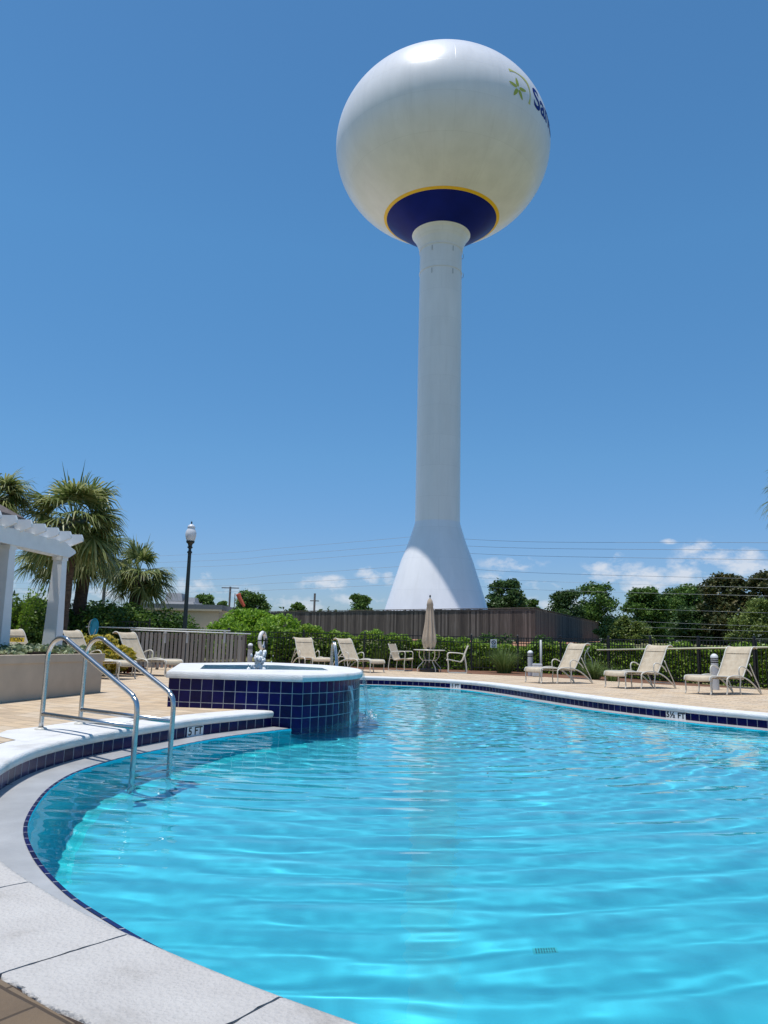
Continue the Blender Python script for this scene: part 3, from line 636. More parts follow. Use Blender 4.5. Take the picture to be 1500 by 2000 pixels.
jb.build('foam_column', M['jet'], jt, smooth=True)['kind'] = 'stuff'
# spill over the bow of the spa into the pool
sp_ = tag(empty('spillway_waterfall', (-.3, 12.6, ZR)), 'thin clear sheet of water spilling over the curved end of the raised spa', 'waterfall')
bw = np.array(bow); na = normals(bw)
def sheet(i0, i1, reach, name, seed, zt=ZR+.004):
    q = bw[i0:i1]; nn = na[i0:i1]; V = []; F = []; K = 12; rs = np.random.RandomState(seed); j_ = rs.uniform(.7, 1.25, len(q))
    for k in range(K+1):
        t_ = k/K; z = zt-(zt+.215)*t_**1.6; d = .044+reach*t_*j_[:, None]**.5
        V += np.c_[q+nn*d-np.array([.3, 12.6])*0, np.full(len(q), z)].tolist()
    n_ = len(q)
    for k in range(K):
        for i in range(n_-1): F.append((k*n_+i, k*n_+i+1, (k+1)*n_+i+1, (k+1)*n_+i))
    o = npmesh(name, np.array(V), np.array(F), M['splash'], None, True); return under(o, sp_, (-.3, 12.6, ZR))
sheet(16, 30, .13, 'water_sheet', 3); sheet(11, 14, .05, 'water_sheet', 5, .30)
fo = MB()
for k in range(60):
    t_ = jr.uniform(16, 30); i = int(t_); p_ = bw[i]+na[i]*(.19+jr.gauss(0, .04)); blob(fo, (p_[0]+.3, p_[1]-12.6, -.208-ZR+jr.uniform(0, .015)), jr.uniform(.005, .012), 4, 6)
fo.build('foam', M['jet'], sp_, smooth=True)['kind'] = 'stuff'

# ------------------------------------------------------------------ stainless ladder in front
def ladder(base1, base2, vec, label, zend=-1.1, deep=True):
    b1 = Vector((*base1, 0)); b2 = Vector((*base2, 0)); v = Vector((*vec, 0)); Lh = v.length; u = v.normalized()
    lad = tag(empty('pool_ladder', b1), label, 'pool ladder')
    def pt(b, s, z): return b+u*s+Vector((0, 0, z))-b1
    for b in (b1, b2):
        path = [pt(b, 0, -.0), pt(b, 0, .35), pt(b, 0, .62), pt(b, 0, .68)]
        R1 = .235
        for k in range(1, 9):
            a = math.pi-k*(math.pi*.70)/8; path.append(pt(b, R1+R1*math.cos(a), .695+.205*math.sin(a)))
        end_s = Lh-.07; x0 = R1+R1*math.cos(math.pi*.30); z0 = .695+.205*math.sin(math.pi*.30)
        for t_ in (.33, .66, 1.): path.append(pt(b, x0+(end_s-.04-x0)*t_, z0+(.43-z0)*t_))
        path.append(pt(b, end_s+.01, .395)); path.append(pt(b, Lh-.02, .36)); path.append(pt(b, Lh, .28)); path.append(pt(b, Lh, .1)); path.append(pt(b, Lh, -.5)); path.append(pt(b, Lh, zend))
        P_ = cr(path, 5); mb = MB(); mb.tube(P_, .0235, 14); o = mb.build('rail', M['metal'], lad, smooth=True); receivers.append(o)
        mb = MB(); mb.tube([pt(b, .02, .15), pt(b, Lh-.02, .15)], .0235, 14); mb.build('brace', M['metal'], lad, smooth=True)
        mb = MB(); mb.lathe([(.03, .024), (.052, .018), (.06, .006), (.06, .0)], 24, c=tuple(b-b1)); mb.build('escutcheon', M['cream'], lad, smooth=True)
    for z in (-.32, -.60, -.88):
        mb = MB(); mid = (pt(b1, Lh, z)+pt(b2, Lh, z))/2; d = (b2-b1); mb.box(mid, (d.length-.04, .075, .025), rz=math.atan2(d.y, d.x)); o = mb.build('step', M['metal'], lad, bevel=.008); receivers.append(o)
    return lad
ladder((-3.34, 7.86), (-3.17, 8.42), (1.22, -.93), 'stainless steel pool ladder with twin curved rails at the left edge of the pool')

for o in receivers: o.cycles.is_caustics_receiver = True

# ------------------------------------------------------------------ water tower
TX, TY = 4.25, 60.0
tw = tag(empty('water_tower', (TX, TY, 0)), 'tall white pedestal water tower with a huge round tank and navy blue underside', 'water tower')
colm = MB(); colm.lathe([(4.75, .8), (3.98, 3.6), (3.42, 5.4), (2.82, 7.3), (2.30, 8.66), (2.06, 9.4), (1.86, 10.05), (1.775, 10.35), (1.76, 20), (1.75, 33.2), (1.80, 33.5), (2.0, 34.1), (2.25, 34.6), (2.46, 34.85)], 96)
sharp(colm.build('pedestal', M['column'], tw), 6)
for z, r_ in ((33.35, 1.78), (31.35, 1.765)): wd_ = MB(); wd_.lathe([(r_, z-.05), (r_+.035, z-.03), (r_+.035, z+.03), (r_, z+.05)], 96); wd_.build('stiffener_ring', M['tank'], tw, True)
for z, r_ in ((26.5, 1.757), (21.2, 1.762), (16, 1.765)): wd_ = MB(); wd_.lathe([(r_, z-.03), (r_+.008, z), (r_, z+.03)], 96); wd_.build('weld_band', M['tank'], tw, True)
a_, b_, cz = 9.12, 7.5, 42.75
def sph(r0): return cz-b_*math.sqrt(1-(r0/a_)**2)
rY = 4.86; zy = sph(rY); rB = 4.62; zb = sph(rB)
prof = [(rY*1.0, zy)]
a0 = math.asin((zy-cz)/b_)
prof = [(a_*math.cos(a), cz+b_*math.sin(a)) for a in np.linspace(a0, math.pi/2-.0005, 90)]
tk = MB(); tk.lathe(prof, 160); tk.build('tank', M['tank'], tw, True)
tk = MB(); a1 = math.asin((zb-cz)/b_); tk.lathe([(a_*math.cos(a)+.004, cz+b_*math.sin(a)) for a in np.linspace(a1, a0, 5)], 160); tk.build('yellow_band', M['yellow'], tw, True)
tk = MB(); tk.lathe([(2.45, 34.84), (3.0, 35.12), (3.6, 35.5), (4.1, 35.88), (rB, zb)], 160); tk.build('navy_underside', M['blue'], tw, True)
# vents and rail hardware on the crown and small brackets below the tank
for az_, e_ in ((-150, 62), (-140, 55), (-35, 60), (-28, 50), (-90, 70), (-60, 66)):
    A = R(az_); E_ = R(e_); p_ = Vector((a_*math.cos(E_)*math.cos(A), a_*math.cos(E_)*math.sin(A), cz+b_*math.sin(E_)))
    nr = Vector((p_.x/a_**2, p_.y/a_**2, (p_.z-cz)/b_**2)).normalized(); vt = MB(); vt.tube([p_-nr*.02, p_+nr*.34], .05, 6); vt.build('vent', M['white_paint'], tw)
for z in (32.6, 30.9):
    for k in range(2):
        A = math.pi*k+.12*(1-2*k)-.35; c = Vector((1.76*math.cos(A), 1.76*math.sin(A), z)); o_ = Vector((math.cos(A), math.sin(A), 0))
        bk = MB(); bk.tube([c, c+o_*.16+Vector((0, 0, .12)), c+o_*.14+Vector((0, 0, .42))], .018, 5); bk.build('bracket', M['wire'], tw)
for A in (-118, -60):
    A = R(A); 
    for z in (33.25, 31.25): c = Vector((1.78*math.cos(A), 1.78*math.sin(A), z-.28)); lg = MB(); lg.box(c, (.05, .05, .42)); lg.build('clip', M['grey'], tw)
# painted emblem and lettering lie on the tank skin
def on_tank(me_pts, lon0, lat0, up=0.0):
    """(u right, v up) metres -> point on tank around lon0/lat0"""
    out = []
    for u, v in me_pts:
        lat = lat0+v/ b_; lon = lon0+u/(a_*math.cos(lat0))
        out.append(((a_+.012+up)*math.cos(lat)*math.cos(lon), (a_+.012+up)*math.cos(lat)*math.sin(lon), cz+(b_+.012+up)*math.sin(lat)))
    return out
LON, LAT = R(-54.9), R(2.4)
def subdiv_text(me, n=3):
    import bmesh
    bm = bmesh.new(); bm.from_mesh(me); bmesh.ops.triangulate(bm, faces=bm.faces)
    for _ in range(n):
        lng = [e for e in bm.edges if e.calc_length() > .35]
        if not lng: break
        bmesh.ops.subdivide_edges(bm, edges=lng, cuts=1); bmesh.ops.triangulate(bm, faces=bm.faces)
    bm.to_mesh(me); bm.free()
me = text_mesh('Sand', 2.75, bold=.02); subdiv_text(me, 5)
xm = min(v.co.x for v in me.vertices)
pts = on_tank([((v.co.x-xm)*.86+1.93, v.co.y*.98+.33) for v in me.vertices], LON, LAT)
for v, q in zip(me.vertices, pts): v.co = q
link('lettering', me, M['blue'], tw)
def petal(ang, L1, wd_, c=(0, 0), n=14):
    o = []
    for k in range(n):
        t_ = 2*math.pi*k/n; x = .13+L1*(.5-.5*math.cos(t_)); y = wd_*math.sin(t_)*(.75+.25*math.cos(t_)); o.append((c[0]+x*math.cos(ang)-y*math.sin(ang), c[1]+x*math.sin(ang)+y*math.cos(ang)))
    return o
def flat(polys, m, name, up=.0):
    V = []; F = []
    for p_ in polys:
        b = len(V); V += on_tank(p_, LON, LAT, up); F.append(tuple(range(b, b+len(p_))))
    me = bpy.data.meshes.new(name); me.from_pydata(V, [], F); me.update(); return link(name, me, m, tw)
flat([petal(R(a), .80, .20, (0, 0)) for a in (98, 168, 240, 300, 12)], M['leafgreen'], 'flower_emblem')
def stroke(ctrl, ws, n=10):
    q = cr([(x, y, 0) for x, y in ctrl], n)[:, :2]; W = np.interp(np.linspace(0, 1, len(q)), np.linspace(0, 1, len(ws)), ws); nn = normals(q)
    return [[tuple(q[i]-nn[i]*W[i]), tuple(q[i+1]-nn[i+1]*W[i+1]), tuple(q[i+1]+nn[i+1]*W[i+1]), tuple(q[i]+nn[i]*W[i])] for i in range(len(q)-1)]
flat(stroke([(-.75, 1.40), (-.1, 1.52), (.65, 1.50), (1.22, 1.22), (1.42, .6), (1.40, -.05), (1.28, -.72)], [.16, .05, .06, .17, .13, .05, .04, .12]), M['palegold'], 'arch_emblem', .004)

# ------------------------------------------------------------------ wooden fence round the tower
def board_fence(pts, label, hgt):
    f = tag(empty('wooden_fence', (pts[0][0], pts[0][1], pts[0][2])), label, 'fence'); o0 = Vector(pts[0])
    rr = random.Random(9); bd = MB(); rl = MB(); ps = []
    for (a, b) in zip(pts[:-1], pts[1:]):
        a = Vector(a); b = Vector(b); d = b-a; dl = math.hypot(d.x, d.y); n = int(dl/.145); an = math.atan2(d.y, d.x)
        for k in range(n):
            c = a+d*((k+.5)/n); h = hgt+rr.uniform(-.025, .015); bd.box(Vector((c.x, c.y, c.z+h/2-.06))-o0+Vector((0, rr.uniform(-.008, .008), 0)), (.138, .02, h+.1), rz=an)
        for hh in (hgt-.14, ): 
            rl.add([x-o0 for x in (a+Vector((0, -.03, hh)), b+Vector((0, -.03, hh)), b+Vector((0, -.03, hh+.09)), a+Vector((0, -.03, hh+.09)))], [(0, 1, 2, 3)])
        an2 = Vector((-d.y, d.x, 0)).normalized()*.07
        cp = [x-o0 for x in (a-an2, b-an2, b+an2, a+an2)]; zz = Vector((0, 0, hgt+.01)); z2 = Vector((0, 0, hgt+.05))
        rl.add([x+zz for x in cp]+[x+z2 for x in cp], [(3, 2, 1, 0), (4, 5, 6, 7), (0, 1, 5, 4), (1, 2, 6, 5), (2, 3, 7, 6), (3, 0, 4, 7)])
        m_ = max(1, int(dl/2.4))
        for k in range(m_+1):
            c = a+d*(k/m_); mb = MB(); mb.box(Vector((c.x, c.y, c.z+hgt/2))-o0+Vector((0, .08, 0)), (.1, .1, hgt), rz=an); mb.build('post', M['woodfence'], f)
    bd.build('board_panel', M['woodfence'], f); rl.build('cap_rail', M['woodfence'], f)
    return f
c0 = at(1045, 1188, 47.7); c1 = at(1168, 1216, 82); c2 = at(525, 1195, 63); c3 = at(470, 1196, 70)
board_fence([(c2.x-1.5, c2.y+.8, c2.z-2.1), (c2.x, c2.y, c2.z-2.1), (c0.x, c0.y, c0.z-2.1), (c1.x, c1.y, c1.z-2.1)], 'long dark weathered board fence hiding the foot of the water tower', 2.1)
eb = poly_fill('earth_bank', [(c0.x-6, c0.y-3.5), (c0.x+1, c0.y-4.5), (c0.x+2.5, c0.y+2), (c1.x+1, c1.y-1), (c1.x+.3, c1.y), (c0.x, c0.y+.2), (c0.x-8, c0.y+1.8)], [], 0, M['earth'])
for v in eb.data.vertices: v.co.z = gz(v.co.x, v.co.y)+.05
tag(eb, 'bare orange earth strip at the foot of the board fence', kind='structure')

bounce_area = [(-120, 90), (-120, 84), (-60, 78), (c3.x-5.5, c3.y+.6), (c2.x, c2.y+.6), (c0.x-.3, c0.y+.8), (c1.x-1, c1.y), (c1.x-1, 190), (-120, 190)]  # ground added out of view, reflecting neutral light up onto the tank
yx, yy = np.meshgrid(np.arange(-120, 26, 1.), np.arange(48, 190, 1.)); yi = np.arange(yx.size).reshape(yx.shape); yo_ = inpoly(yx[:-1, :-1]+.5, yy[:-1, :-1]+.5, bounce_area)
yz = np.vectorize(gz)(yx, yy)+.06
yd = npmesh('bounce_sheet', np.stack([yx, yy, yz], -1).reshape(-1, 3), np.stack([yi[:-1, :-1], yi[:-1, 1:], yi[1:, 1:], yi[1:, :-1]], -1)[yo_], M['bounce_ground'], None, True); tag(yd, 'unseen pale ground added behind the board fence to bounce neutral light onto the tank', kind='structure')

# ------------------------------------------------------------------ black metal fence
def metal_fence(pts, label, h=1.24, tall=None):
    f = tag(empty('metal_fence', (pts[0][0], pts[0][1], 0)), label, 'fence'); o0 = Vector((pts[0][0], pts[0][1], 0)); pk = MB(); rl = MB()
    for a, b in zip(pts[:-1], pts[1:]):
        a = Vector((a[0], a[1], 0)); b = Vector((b[0], b[1], 0)); d = b-a; L_ = d.length; an = math.atan2(d.y, d.x); n = int(L_/.115)
        for k in range(n): c = a+d*((k+.5)/n)-o0; pk.box((c.x, c.y, h/2), (.018, .018, h-.02), rz=an)
        for hh in (.12, h-.22, h-.03): c = (a+b)/2-o0; rl.box((c.x, c.y, hh), (L_, .028, .028), rz=an)
        m_ = max(1, int(round(L_/2.2)))
        for k in range(m_+(1 if b is pts[-1] else 0)):
            c = a+d*(k/m_)-o0; mb = MB(); mb.box((c.x, c.y, (h+.06)/2), (.055, .055, h+.06), rz=an); mb.box((c.x, c.y, h+.075), (.07, .07, .03), rz=an, top=.5); mb.build('post', M['black'], f)
    pk.build('picket_panel', M['black'], f); rl.build('rail', M['black'], f)
    return f
fp = [(13.5, 15.2), (9.75, 20.3), (7.4, 25.3), (4.95, 28.2), (1.7, 28.9), (-2.9, 29.2), (-5.6, 28.6), (-7.6, 26.6)]
metal_fence(fp, 'black metal picket fence along the back of the deck in front of the hedge')
metal_fence([(-7.9, 26.5), (-12, 25.0), (-20, 23.5)], 'shaded stretch of black picket fence at the far left behind the pergola', h=1.45)
# sign on the fence
sg = at(964, 1257, 27.9); s_ = tag(empty('fence_sign', sg), 'small square white notice with a dark symbol fixed to the black fence', 'sign')
mb = MB(); mb.box((0, 0, 0), (.23, .012, .30)); mb.build('plate', M['white_paint'], s_)
mb = MB(); mb.tube([(.07*math.cos(a), -.009, .045+.07*math.sin(a)) for a in np.linspace(0, 6.1, 20)], .011, 4, closed=True); mb.tube([(-.05, -.009, .095), (.05, -.009, -.005)], .010, 4); mb.box((0, -.009, -.085), (.15, .003, .02)); mb.box((0, -.009, -.12), (.11, .003, .015)); mb.build('symbol', M['ink'], s_)

# ------------------------------------------------------------------ foliage generators
def leaf_quads(C_, size, rs, flatness=.5, aspect=.5, up=None):
    n = len(C_); d = rs.normal(size=(n, 3)); d[:, 2] *= flatness; d /= np.linalg.norm(d, axis=1)[:, None]
    e = rs.normal(size=(n, 3)); e -= d*(e*d).sum(1)[:, None]; e /= np.linalg.norm(e, axis=1)[:, None]
    s = size*rs.uniform(.6, 1.35, n)[:, None]; fold = np.cross(d, e)*s*.12
    V = np.stack([C_-d*s*.5, C_+e*s*aspect*.5+fold, C_+d*s*.5, C_-e*s*aspect*.5+fold], 1).reshape(-1, 3)
    return V, np.arange(n*4).reshape(n, 4)
def clump_cloud(rs, centres, radii, per, shell=.55):
    out = []
    for c, r_, k in zip(centres, radii, per):
        d = rs.normal(size=(k, 3)); d /= np.linalg.norm(d, axis=1)[:, None]
        q = (shell+(1-shell)*rs.random(k))**.7; out.append(np.array(c)+d*(q*1.0)[:, None]*np.array(r_))
    return np.concatenate(out)
def tree(name, base, hgt, wid, mat, label, cat='tree', group=None, leaf=.22, dens_=1.0, seed=1, trunk_frac=.3, shape=1.0, crown_low=.25, nclump=None):
    rs = np.random.RandomState(seed); root = tag(empty(name, base), label, cat, group)
    mb = MB(); th = hgt*.55
    main = [(0, 0, -.1)]+[(rs.normal(0, .02)*hgt*k, rs.normal(0, .02)*hgt*k, th*k) for k in (.33, .66, 1.)]
    mb.tube(cr(main, 4), np.linspace(hgt*.028, hgt*.012, 13).tolist(), 7)
    nb = nclump or 58; cs = []; rd = []; m0 = min(wid, hgt)
    for k in range(nb):
        t_ = rs.random(); z = hgt*(crown_low+(1-crown_low)*t_*.93); wr = wid*.5*math.sqrt(max(.05, 1-abs((t_-.36)/.72)**2.3*shape))
        a = rs.uniform(0, 2*math.pi); q = wr*(rs.random()**.45)*rs.uniform(.7, 1.0); c = np.array([q*math.cos(a), q*math.sin(a), z]); cs.append(c); r0 = rs.uniform(.07, .15)*m0; rd.append([r0*1.3, r0*1.3, r0*.8])
        if k % 5 == 0:
            z0 = th*rs.uniform(.35, .95); p0 = Vector((0, 0, z0)); p1 = Vector(c); mb.tube([p0, (p0+p1)/2+Vector((0, 0, -.04*hgt)), p1], [hgt*.010, hgt*.007, hgt*.003], 5)
    mb.build('trunk', M['treebark'], root)
    per = [max(40, int(230*dens_*(r_[0]/(.15*m0))**2)) for r_ in rd]
    cs.append([0, 0, hgt*(crown_low+.45*(1-crown_low))]); rd.append([wid*.46, wid*.46, hgt*(1-crown_low)*.47]); per.append(int(1500*dens_))
    C_ = clump_cloud(rs, cs, rd, per, .05); C_ += rs.normal(0, .02*m0, C_.shape); leaf *= .8; V, F = leaf_quads(C_, leaf, rs, .6, .6)
    npmesh('crown', V, F, mat, root)
    return root
def pz(px, py, Y): return at(px, py, Y)
def far_tree(px, topy, Y, wpx, mat, label, seed, basey=None, **k):
    top = at(px, topy, Y); zb = gz(top.x, Y) if basey is None else at(px, basey, Y).z
    return tree('tree', (top.x, Y, zb), top.z-zb, wpx*Y/1500.*1.0, mat, label, seed=seed, **k)
G = 'trees beyond the lawn'
far_tree(985, 1130, 85, 88, M['treedark'], 'dark green tree standing just right of the tower foot', 11, leaf=.42, dens_=1.6, crown_low=.1)
far_tree(1030, 1168, 95, 60, M['treemid'], 'low green tree at the right shoulder of the tree beside the tower foot', 12, leaf=.4, crown_low=.1)
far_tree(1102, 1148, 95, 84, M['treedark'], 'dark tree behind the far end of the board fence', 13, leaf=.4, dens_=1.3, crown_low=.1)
far_tree(1165, 1140, 98, 98, M['treemid'], 'open airy green tree with sky showing through, right of the fence corner', 14, leaf=.42, dens_=.75, crown_low=.1)
far_tree(1262, 1145, 80, 90, M['treemid'], 'rounded mid green tree at the left of the tall tree line', 15, leaf=.36, dens_=1.2, crown_low=.05, group=G)
far_tree(1345, 1140, 82, 110, M['treemid'], 'broad deep green tree in the middle of the tree line', 16, leaf=.36, dens_=1.4, crown_low=.05, group=G)
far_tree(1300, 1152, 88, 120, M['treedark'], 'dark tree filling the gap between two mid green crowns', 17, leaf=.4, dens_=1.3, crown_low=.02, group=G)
far_tree(1418, 1118, 66, 112, M['magnolia'], 'dark magnolia with bronze leaves towering over the tree line', 18, leaf=.32, dens_=1.9, crown_low=.05, group=G)
far_tree(1492, 1172, 52, 150, M['treelight'], 'feathery yellow green tree at the right edge of the view', 19, leaf=.20, dens_=2.4, crown_low=.02, group=G, nclump=34)
far_tree(1502, 1115, 62, 90, M['magnolia'], 'rust tinted tree top rising above the feathery tree at right', 20, leaf=.26, dens_=1.3, crown_low=.3, group=G)
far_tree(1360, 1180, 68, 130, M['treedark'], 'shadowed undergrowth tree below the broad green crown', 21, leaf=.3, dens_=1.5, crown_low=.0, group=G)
far_tree(1218, 1203, 58, 115, M['treelight'], 'low spreading yellow green bush beside the end of the board fence', 22, 1256, leaf=.2, dens_=1.3, cat='bush', crown_low=.0)
far_tree(704, 1158, 92, 50, M['treemid'], 'small round tree poking above the board fence left of the tower', 23, leaf=.34, dens_=1., crown_low=.05)
far_tree(581, 1177, 92, 42, M['treemid'], 'small low tree top showing over the board fence beside the thin pole', 24, leaf=.34, dens_=.8, crown_low=.05)
far_tree(493, 1156, 70, 72, M['treemid'], 'green tree behind the windsock', 25, leaf=.28, dens_=1.1, crown_low=.1)
far_tree(400, 1160, 88, 50, M['treemid'], 'round tree right of the grey cupola roof', 26, leaf=.32, dens_=1., crown_low=.1)
far_tree(436, 1172, 88, 26, M['treemid'], 'tiny tree between the round tree and the utility pole', 27, leaf=.3, dens_=.8, crown_low=.1)
far_tree(318, 1180, 85, 40, M['treemid'], 'low tree left of the grey cupola roof', 28, leaf=.3, dens_=.8, crown_low=.1)
# far wood closing the horizon
rs = np.random.RandomState(5); cs = []; rd = []; per = []
for k in range(150):
    x = -110+k*1.75; y = 118+rs.uniform(-6, 6); hh = rs.uniform(2.0, 4.2)
    cs.append([x, y, 1.8+hh*.5]); rd.append([2.4, 1.6, hh*.6]); per.append(110)
C_ = clump_cloud(rs, cs, rd, per, .3); V, F = leaf_quads(C_, .75, rs, .6, .6)
fw = npmesh('far_wood', V, F, M['treedark'], None); tag(fw, 'distant low belt of woodland on the horizon', 'wood', kind='stuff')
# hedge behind the black fence
def hedge(name, pts, width, hfun, mat, label, n, leaf, cat='hedge', seed=3):
    rs = np.random.RandomState(seed); pts = np.array(pts, float); a = np.concatenate([[0], np.cumsum(np.linalg.norm(np.diff(pts, axis=0), axis=1))]); root = tag(empty(name, (pts[0][0], pts[0][1], 0)), label, cat)
    s = rs.uniform(0, a[-1], n); x = np.interp(s, a, pts[:, 0]); y = np.interp(s, a, pts[:, 1]); T = np.gradient(pts, axis=0); 
    hx = np.array([hfun(v) for v in s/a[-1]]); bump_ = 1+.08*np.sin(s*2.3)+.06*np.sin(s*5.1+1)+.04*np.sin(s*11)+rs.normal(0, .02, n)
    top_ = rs.random(n) < .42; zz_ = np.where(top_, rs.uniform(.82, 1.03, n), rs.random(n)*.95); sd_ = np.where(rs.random(n) < .7, -1, 1)
    hw = width/2*np.sqrt(np.clip(1-np.clip(zz_, 0, .995)**5, .02, 1)); oy = np.where(top_, rs.uniform(-1, 1, n)*width*.5, sd_*hw*rs.uniform(.7, 1.02, n))*bump_; z = zz_*hx*bump_
    C_ = np.stack([x-pts[0][0], y-pts[0][1]+oy, np.clip(z, .02, None)], 1); V, F = leaf_quads(C_, leaf, rs, .7, .55)
    npmesh('foliage', V, F, mat, root)
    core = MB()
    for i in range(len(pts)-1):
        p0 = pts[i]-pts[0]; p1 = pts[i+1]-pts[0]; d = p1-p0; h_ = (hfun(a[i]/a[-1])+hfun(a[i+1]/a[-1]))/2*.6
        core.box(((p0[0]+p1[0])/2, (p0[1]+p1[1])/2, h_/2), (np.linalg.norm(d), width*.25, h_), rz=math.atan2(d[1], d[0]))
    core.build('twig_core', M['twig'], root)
    return root
hedge('hedge', [(14, 16.6), (10.4, 21.0), (8.1, 26.0), (5.4, 29.3), (2.8, 30.1)], 1.3, lambda t: 1.02-.10*t, M['hedge'], 'clipped green hedge behind the right half of the black fence', 42000, .125)
hedge('hedge', [(3.4, 30.3), (1.0, 30.6), (-2.9, 30.9), (-4.2, 30.6)], 1.5, lambda t: 1.05+.35*t, M['hedge'], 'taller bright green hedge behind the middle of the black fence, left of the umbrella', 17000, .125, seed=4)
def bush(name, c, r, mat, label, n, leaf, cat='bush', group=None, seed=1, stems=True, flat_=.7):
    rs = np.random.RandomState(seed); root = tag(empty(name, c), label, cat, group)
    cs = []; rd = []; per = []
    for k in range(14):
        a = rs.uniform(0, 6.28); q = math.sqrt(rs.random())*.7; z = rs.uniform(.25, .78); cs.append([q*math.cos(a)*r[0], q*math.sin(a)*r[1], z*r[2]]); s = rs.uniform(.3, .48); rd.append([r[0]*s, r[1]*s, r[2]*s*.62]); per.append(n//14)
    C_ = clump_cloud(rs, cs, rd, per, .45); C_[:, 2] = np.clip(C_[:, 2], .02, None); V, F = leaf_quads(C_, leaf, rs, flat_, .5); npmesh('foliage', V, F, mat, root)
    if stems:
        mb = MB()
        for k in range(7): a = rs.uniform(0, 6.28); mb.tube([(0, 0, 0), (r[0]*.4*math.cos(a), r[1]*.4*math.sin(a), r[2]*.6)], [.03, .012], 5)
        mb.build('stem', M['treebark'], root)
    return root
bb = at(478, 1240, 32); bush('bush', (bb.x, 34, 0.0), (2.35, 1.6, 2.42), M['bush'], 'big rounded bright green bush behind the fence right of the lamp post', 17000, .17, seed=31)
bb = at(410, 1240, 30); bush('bush', (bb.x, 32.5, 0), (1.0, 1.0, 1.95), M['bush'], 'smaller bright green bush right against the lamp post', 4500, .15, seed=32)
bb = at(540, 1240, 32); bush('bush', (bb.x, 33, 0), (1.3, 1.1, 1.85), M['bush'], 'bright green bush sloping down to the hedge', 6000, .15, seed=38)
for k, (px, Y_, top, wd2, sd_) in enumerate([(20, 23.5, 1172, 1.5, 1), (75, 24.5, 1178, 1.6, 2), (130, 25.5, 1186, 1.6, 3), (185, 26.5, 1188, 1.5, 4), (235, 27.5, 1186, 1.5, 5), (290, 28, 1192, 1.5, 6), (340, 29, 1196, 1.3, 7)]):
    lb = ['dark green shrub at the left edge behind the fence', 'leafy shrub seen between the two pergola posts', 'shrub behind the nearest dark palm trunk', 'shrub between the two palm trunks with bark stubs', 'shrub left of the small palm trunk', 'shrub under the right side of the small palm', 'shrub touching the left of the lamp post'][k]
    t_ = at(px, top, Y_); bush('shrub', (t_.x, Y_, 0), (wd2, 1.0, t_.z*1.12), M['shrub'] if k % 2 else M['treemid'], lb, 6500, .13, cat='shrub', group='shrubs behind the left fence', seed=40+k)
# tall sprigs
t_ = at(30, 1150, 22.5); rs = np.random.RandomState(8); root = tag(empty('sapling', (t_.x, 22.6, 0)), 'thin leafy shoots rising above the shrubs beside the left pergola post', 'sapling'); mb = MB(); LC = []
for k in range(7):
    tx = rs.uniform(-.35, .8); tz = t_.z*rs.uniform(.8, 1.02); P_ = cr([(0, 0, 0), (tx*.5, rs.normal(0, .1), tz*.5), (tx, rs.normal(0, .2), tz)], 8); mb.tube(P_, .008, 4)
    for q in P_[8:]:
        for j in range(14): LC.append(q+rs.normal(0, .05, 3))
mb.build('stem', M['treebark'], root); V, F = leaf_quads(np.array(LC), .09, rs, .8, .45); npmesh('foliage', V, F, M['bush'], root)
# grassy clumps along the fence
def tuft(px, py, r_, h_, n, label, mat='grassy', seed=1, Y_=None):
    g_ = gnd(px, py) if Y_ is None else Vector((at(px, py, Y_).x, Y_, 0)); rs = np.random.RandomState(seed); root = tag(empty('ornamental_grass', (g_.x, g_.y, -.01)), label, 'grass plant', 'grassy plants along the fence')
    V = []; F = []
    for k in range(n):
        a = rs.uniform(0, 6.28); L_ = h_*rs.uniform(.6, 1.15); b = np.array([math.cos(a), math.sin(a)]); st = b*rs.uniform(0, r_*.3); le = rs.uniform(.25, 1.)*r_; w_ = .007
        sd_ = np.array([-b[1], b[0]])*w_; q = []
        for t2 in (0, .35, .7, 1.): 
            xy = st+b*le*t2**1.5; z = L_*(t2*1.25-.45*t2*t2*(le/r_)*1.1); q.append((xy, z))
        bi = len(V)
        for i, (xy, z) in enumerate(q):
            ww = 1-.85*(i/3); V.append((*(xy-sd_*ww), z)); V.append((*(xy+sd_*ww), z))
        for i in range(3): F.append((bi+2*i, bi+2*i+1, bi+2*i+3, bi+2*i+2))
    npmesh('blades', np.array(V), np.array(F), M[mat], root); return root
tuft(985, 1314, .85, .85, 650, 'wide grassy clump just right of the fence sign', seed=1)
tuft(1160, 1326, .65, .55, 420, 'grassy clump between two loungers at right of the grey post', seed=2)
tuft(935, 1309, .5, .55, 260, 'small grassy plant right of the lone chair', seed=3)
tuft(740, 1303, .6, .85, 320, 'strappy plant behind the lounger left of the table', seed=4)
tuft(620, 1298, .5, .7, 260, 'strappy plant behind the spa between two loungers', seed=5)
tuft(1195, 1330, .5, .42, 240, 'low grassy clump left of the middle right lounger foot', seed=6)
tuft(775, 1300, .4, .9, 160, 'dark strappy plant behind the chair left of the table', seed=7)
# shrubs poking over the hedge
for k, (px, py, lb) in enumerate([(965, 1240, 'wispy shrub tops rising over the hedge above the fence sign'), (1065, 1243, 'wispy shrub tops rising over the hedge behind the grey post')]):
    q = at(px, py, 31); bush('shrub', (q.x, 31.5, .3), (1.0, .5, q.z-.2), M['shrub'], lb, 1500, .12, cat='shrub', seed=60+k)

